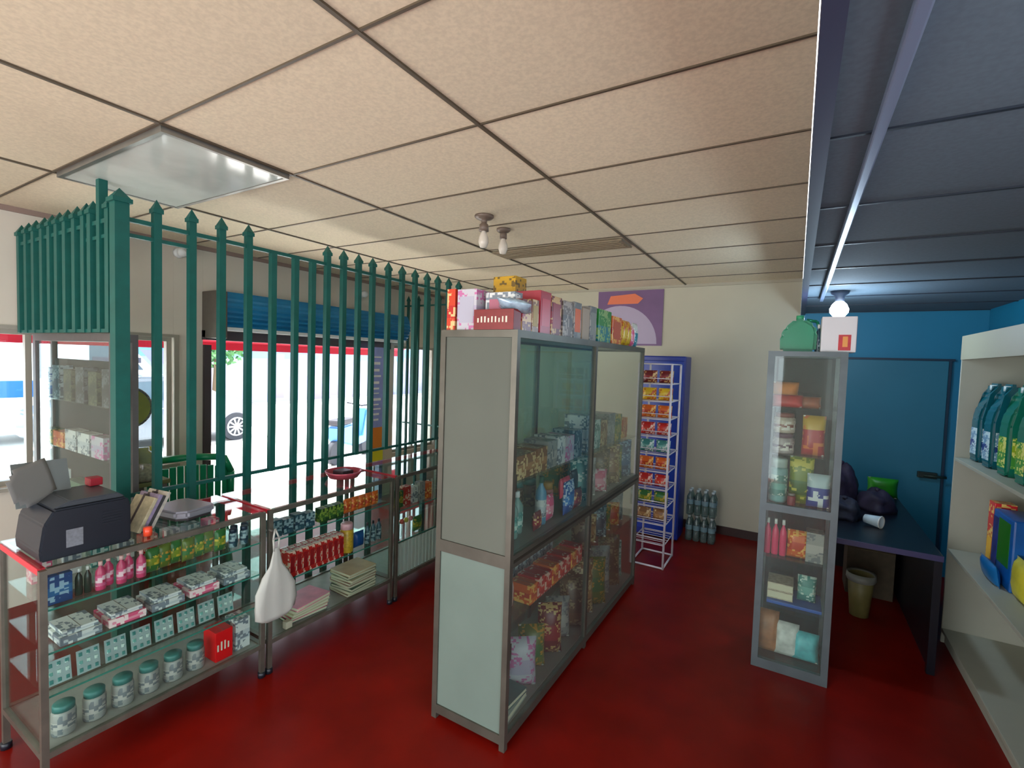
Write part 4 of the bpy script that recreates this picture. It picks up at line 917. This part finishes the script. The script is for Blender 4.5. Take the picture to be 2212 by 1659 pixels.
# on top of the tower: green can, white box, small things
t = thing('green_jug', 'translucent green plastic jug with pitched shoulders on top of the glass tower', 'jug', (.005, 3.50, PZ))
gj = mat('jug_green', (30, 150, 110), .3, trans=.25)
b = MB(); b.prism([(-.105, 0), (.085, 0), (.09, .12), (.075, .165), (.02, .205), (-.03, .205), (-.085, .15), (-.108, .10)], 'y', -.07, .07, gj, .018); b.obj('body', t)
MB().tube((-.005, 0, .2), (-.005, 0, .228), .022, mat('jug_cap', (60, 170, 120), .4)).obj('cap', t)
MB().path([(.03, 0, .2), (.085, 0, .19), (.105, 0, .13), (.095, 0, .08)], .009, gj).obj('handle', t)
t = thing('white_box', 'white carton with red and orange picture under the lit bulb, on the glass tower', 'box', (.195, 3.42, PZ))
MB().box((-.085, -.075, 0), (.085, .09, .205), mat('box_brightwhite', (226, 226, 230), .5), .004).obj('body', t)
MB().box((.0, -.0765, .01), (.06, -.075, .10), mat('print_redpic', (200, 50, 60), .5, noise=.2, nscale=30)).obj('red_picture', t)
MB().box((.02, -.0775, .03), (.045, -.0765, .09), mat('print_orangepic', (236, 160, 80), .5)).obj('orange_picture', t)
MB().box((.085, -.07, .01), (.0862, .085, .195), mat('print_brownside', (160, 90, 70), .5, noise=.35, nscale=30)).obj('brown_side', t)
bottle('thin grey blue bottle standing between the green jug and the white carton', .10, 3.47, PZ, .17, .016, P['slate'], white_pl, nm='bottle')

# ============================================================ BLUE ROOM
t = struct(MB().box((.35, YB-.035, 0.02), (1.17, YB-.006, 1.97), mat('door_blue', (34, 112, 136), .5, noise=.08, nscale=2), .004).obj('door_1'))
b = MB(); fd = mat('door_gap_dark', (8, 44, 66), .5)
b.box((.31, YB-.04, 1.97), (1.21, YB, 1.99), fd); b.box((1.17, YB-.04, 0), (1.19, YB, 1.97), fd); b.box((.31, YB-.04, 0), (.35, YB, 1.97), fd); struct(b.obj('trim_8'))
dl = MB().box((1.0, YB-.075, .90), (1.14, YB-.035, .955), mat('latch_dark', (18, 34, 30), .5), .006).obj('latch', t)
MB().tube((1.04, YB-.085, .925), (1.20, YB-.085, .925), .012, mat('bolt_dark', (30, 46, 38), .5)).obj('bolt', t)
t = thing('desk', 'black desk in the blue room reaching back toward the blue door', 'desk', (.53, 4.62, 0))
bk = mat('desk_black', (9, 11, 24), .35, noise=.2, nscale=5)
MB().box((-.30, -.82, .715), (.29, .86, .75), bk, .005).obj('tabletop', t)
MB().box((-.30, -.828, .715), (.29, -.822, .75), mat('desk_edge', (52, 50, 92), .4)).obj('front_edge', t)
for sx, sy in ((-.28, -.79), (.27, -.79), (-.28, .83), (.27, .83)): MB().box((sx-.02, sy-.02, 0), (sx+.02, sy+.02, .715), bk).obj('leg', t)
MB().box((-.26, .80, .02), (.25, .815, .715), bk).obj('back_shade_board', t)  # black boards added at back and side so the space underneath goes dark
MB().box((.262, -.76, .02), (.276, .80, .715), bk).obj('side_shade_board', t)
t = thing('paper_cup', 'small white crumpled cup on the black desk', 'cup', (.52, 4.24, .751), rot=(R(90), 0, R(60)))
MB().lathe([(0, -.05), (.03, -.05), (.042, .05), (.039, .05), (.028, -.045), (0, -.045)], mat('cup_white', (196, 214, 224), .5), c=(0, .042, 0), seg=20).obj('cup', t)
MB().lathe([(.040, .045), (.045, .05), (.043, .056), (.039, .05)], white_pl, c=(0, .042, 0), seg=20).obj('rim', t)
pmn = mat('bundle_plum', (40, 26, 52), .7, noise=.5, nscale=14, bump=.5)
def heap(label, nm, x, y, z, sx, sy, sz, m, seed, cat='bag'):
    t = thing(nm, label, cat, (x, y, z)); rnd = random.Random(seed); b = MB(); n = 20
    prof = [(0, 0)] + [(math.cos(a)**.6, math.sin(a)) for a in [i*math.pi/2/8 for i in range(8)]] + [(0, 1)]
    b.lathe([(r, zz) for r, zz in prof], m, seg=n)
    for v in b.bm.verts:
        q = 1+.10*math.sin(v.co.x*7+seed)+.09*math.sin(v.co.y*9+v.co.z*6+seed*2)
        v.co = Vector((v.co.x*sx*q, v.co.y*sy*q, v.co.z*sz*(1+.12*math.sin(v.co.x*5+v.co.y*4))))
    b.obj('sack', t); MB().tube((0, 0, sz*.98), (sx*.12, 0, sz*1.12), sx*.16, m, 8, sx*.08).obj('knot', t); return t
heap('tall dark plum bag heaped at the back left of the black desk', 'cloth_bag', .36, 4.95, .75, .13, .2, .30, pmn, 2)
heap('low dark bundle in front of the tall plum bag on the desk', 'cloth_bag', .36, 4.42, .75, .12, .16, .13, mat('bundle_navy', (26, 26, 48), .7, noise=.5, nscale=16), 5)
heap('dark purple sack in the middle of the black desk', 'cloth_bag', .60, 4.80, .75, .12, .18, .15, mat('bundle_violet', (34, 24, 50), .7, noise=.4, nscale=16), 8)
bag('bright green crumpled bag against the blue door behind the desk', .70, 5.30, .75, .22, .17, .10, mat('bag_brightgreen', (40, 140, 20), .4, noise=.3, nscale=12), rz=0, nm='shopping_bag')
t = thing('waste_basket', 'pale yellow bin with a liner below the black desk', 'bin', (.50, 4.46, 0)); t.scale = (.72, .72, .95)
MB().lathe([(0, 0), (.085, 0), (.12, .33), (.112, .33), (.08, .012), (0, .012)], mat('bin_yellow', (120, 112, 66), .5, noise=.2, nscale=10), seg=20).obj('bin', t)
MB().lathe([(.112, .33), (.13, .345), (.135, .30), (.122, .28)], mat('liner_grey', (130, 132, 124), .4), seg=20).obj('liner', t)
t = thing('cardboard_box', 'dark cardboard box on the floor at the right below the desk', 'box', (.60, 5.0, 0))
MB().box((-.16, -.14, 0), (.16, .14, .38), mat('cardboard_dark', (76, 66, 50), .8, noise=.2), .004).obj('body', t)
MB().box((-.16, -.14, .38), (.16, -.0, .386), mat('cardboard_flap', (96, 84, 62), .8), rot=(R(18), 0, 0), piv=Vector((0, -.14, .38))).obj('flap', t)

# ============================================================ WHITE SHELVING ON THE RIGHT
t = thing('white_shelving', 'deep white open shelving unit at the right edge holding big cleaner bottles', 'shelf', (.95, 4.35, 0))
sw = mat('shelf_white', (168, 170, 156), .5, noise=.05, nscale=5)
L = 2.2
MB().box((0, -.018, 0), (.44, 0, 2.11), sw, .002).obj('end_panel', t)
MB().box((0, -L, 0), (.44, -L+.018, 2.11), sw, .002).obj('near_end_panel', t)
MB().box((.425, -L+.018, .0), (.44, -.018, 2.11), sw).obj('back_panel', t)
MB().box((-.004, -L, 1.95), (.016, 0, 2.11), mat('fascia_cream', (158, 154, 132), .55), .003).obj('fascia', t)
MB().box((0, -L+.018, 2.09), (.425, -.018, 2.108), sw).obj('top_board', t)
for z in (1.29, .66, .10): MB().box((0, -L+.018, z-.022), (.425, -.018, z), sw, .003).obj('shelf_board', t)
MB().box((.02, -L+.018, 0), (.035, -.018, .078), sw).obj('plinth', t)
def jug(label, x, y, z, liq, lab, h=.46, capc=(190, 206, 206)):
    t = thing('cleaner_bottle', label, 'bottle', (x, y, z), R(4), 'big cleaner bottles on the white shelving')
    b = MB(); prof = [(-.085, 0), (.085, 0), (.09, .02), (.09, .26), (.075, .33), (.03, .40), (.024, h-.03), (-.024, h-.03), (-.03, .40), (-.075, .33), (-.09, .26), (-.09, .02)]
    b.prism([(a, c*h/.46) for a, c in prof], 'y', -.06, .06, liq, .016); b.obj('body', t)
    MB().lathe([(0, h-.032), (.03, h-.032), (.03, h), (0, h)], mat('cap_%d' % capc[0], capc, .4), seg=14).obj('cap', t)
    MB().path([(.03, 0, h*.9), (.07, 0, h*.86), (.098, 0, h*.68), (.088, 0, h*.6)], .010, mat('handle_pale', (120, 160, 164), .3)).obj('handle', t)
    for s in (-1, 1): MB().box((-.07, s*.06-.0012, .05), (.07, s*.06+.0012, .22), lab).obj('label', t)
    MB().box((-.0912, -.045, .05), (-.0900, .045, .22), lab).obj('side_label', t)
    return t
lt = mat('liquid_teal', (14, 90, 104), .18, noise=.12, nscale=6); lb_ = pm('print_jug', (110, 150, 180), (30, 60, 130), (190, 214, 220), .3, .55, 20)
lg = pm('print_jug_green', (70, 150, 60), (150, 180, 40), (220, 220, 120), .5, .8, 18); lgm = mat('liquid_green', (20, 110, 90), .18)
jug('teal cleaner bottle farthest back on the white shelving, against its end panel', 1.10, 4.22, 1.29, lt, lb_, .50)
jug('teal cleaner bottle with blue banded label, second from the end panel', 1.10, 3.98, 1.29, lt, lb_, .50)
jug('teal bottle with a green and yellow label, third from the end panel', 1.10, 3.72, 1.29, lgm, lg, .50)
jug('bottle with a yellow green label nearest the picture edge on the white shelving', 1.10, 3.46, 1.29, lgm, lg, .50)
jug('teal cleaner bottle in the back row of the white shelving', 1.27, 3.85, 1.29, lt, lb_, .48)
t = thing('cereal_box', 'red and yellow upright carton on the middle board of the white shelving', 'box', (1.12, 4.02, .66))
MB().box((-.05, -.05, 0), (.05, .05, .42), pm('print_redyellow', (214, 130, 40), (214, 40, 50), (240, 200, 110), .55, 1.0, 10), .004).obj('body', t)
MB().box((-.0515, -.035, .06), (-.05, .035, .2), mat('panel_sun', (240, 190, 70), .5)).obj('yellow_panel', t)
t = thing('detergent_pack', 'large blue pack with dark green middle on the middle board', 'pack', (1.14, 3.78, .66))
MB().box((-.08, -.15, 0), (.10, .16, .40), mat('pack_blue', (10, 90, 170), .35, noise=.2, nscale=9), .01).obj('body', t)
MB().box((-.082, -.11, .12), (-.08, .06, .37), mat('pack_green', (20, 110, 10), .4)).obj('green_panel', t)
MB().box((-.082, .07, .08), (-.08, .15, .36), mat('pack_navy', (30, 50, 130), .4, noise=.4, nscale=20)).obj('navy_panel', t)
bag('blue refill pouch lying in front of the large blue pack on the shelving', 1.035, 3.80, .66, .26, .12, .05, mat('pouch_azure', (20, 110, 180), .3, noise=.25, nscale=12), nm='pouch', tilt=-10)
bag('yellow refill pouch at the picture edge on the middle shelving board', 1.08, 3.52, .66, .2, .22, .07, mat('pouch_lemon', (206, 200, 60), .35, noise=.2, nscale=12), nm='pouch')
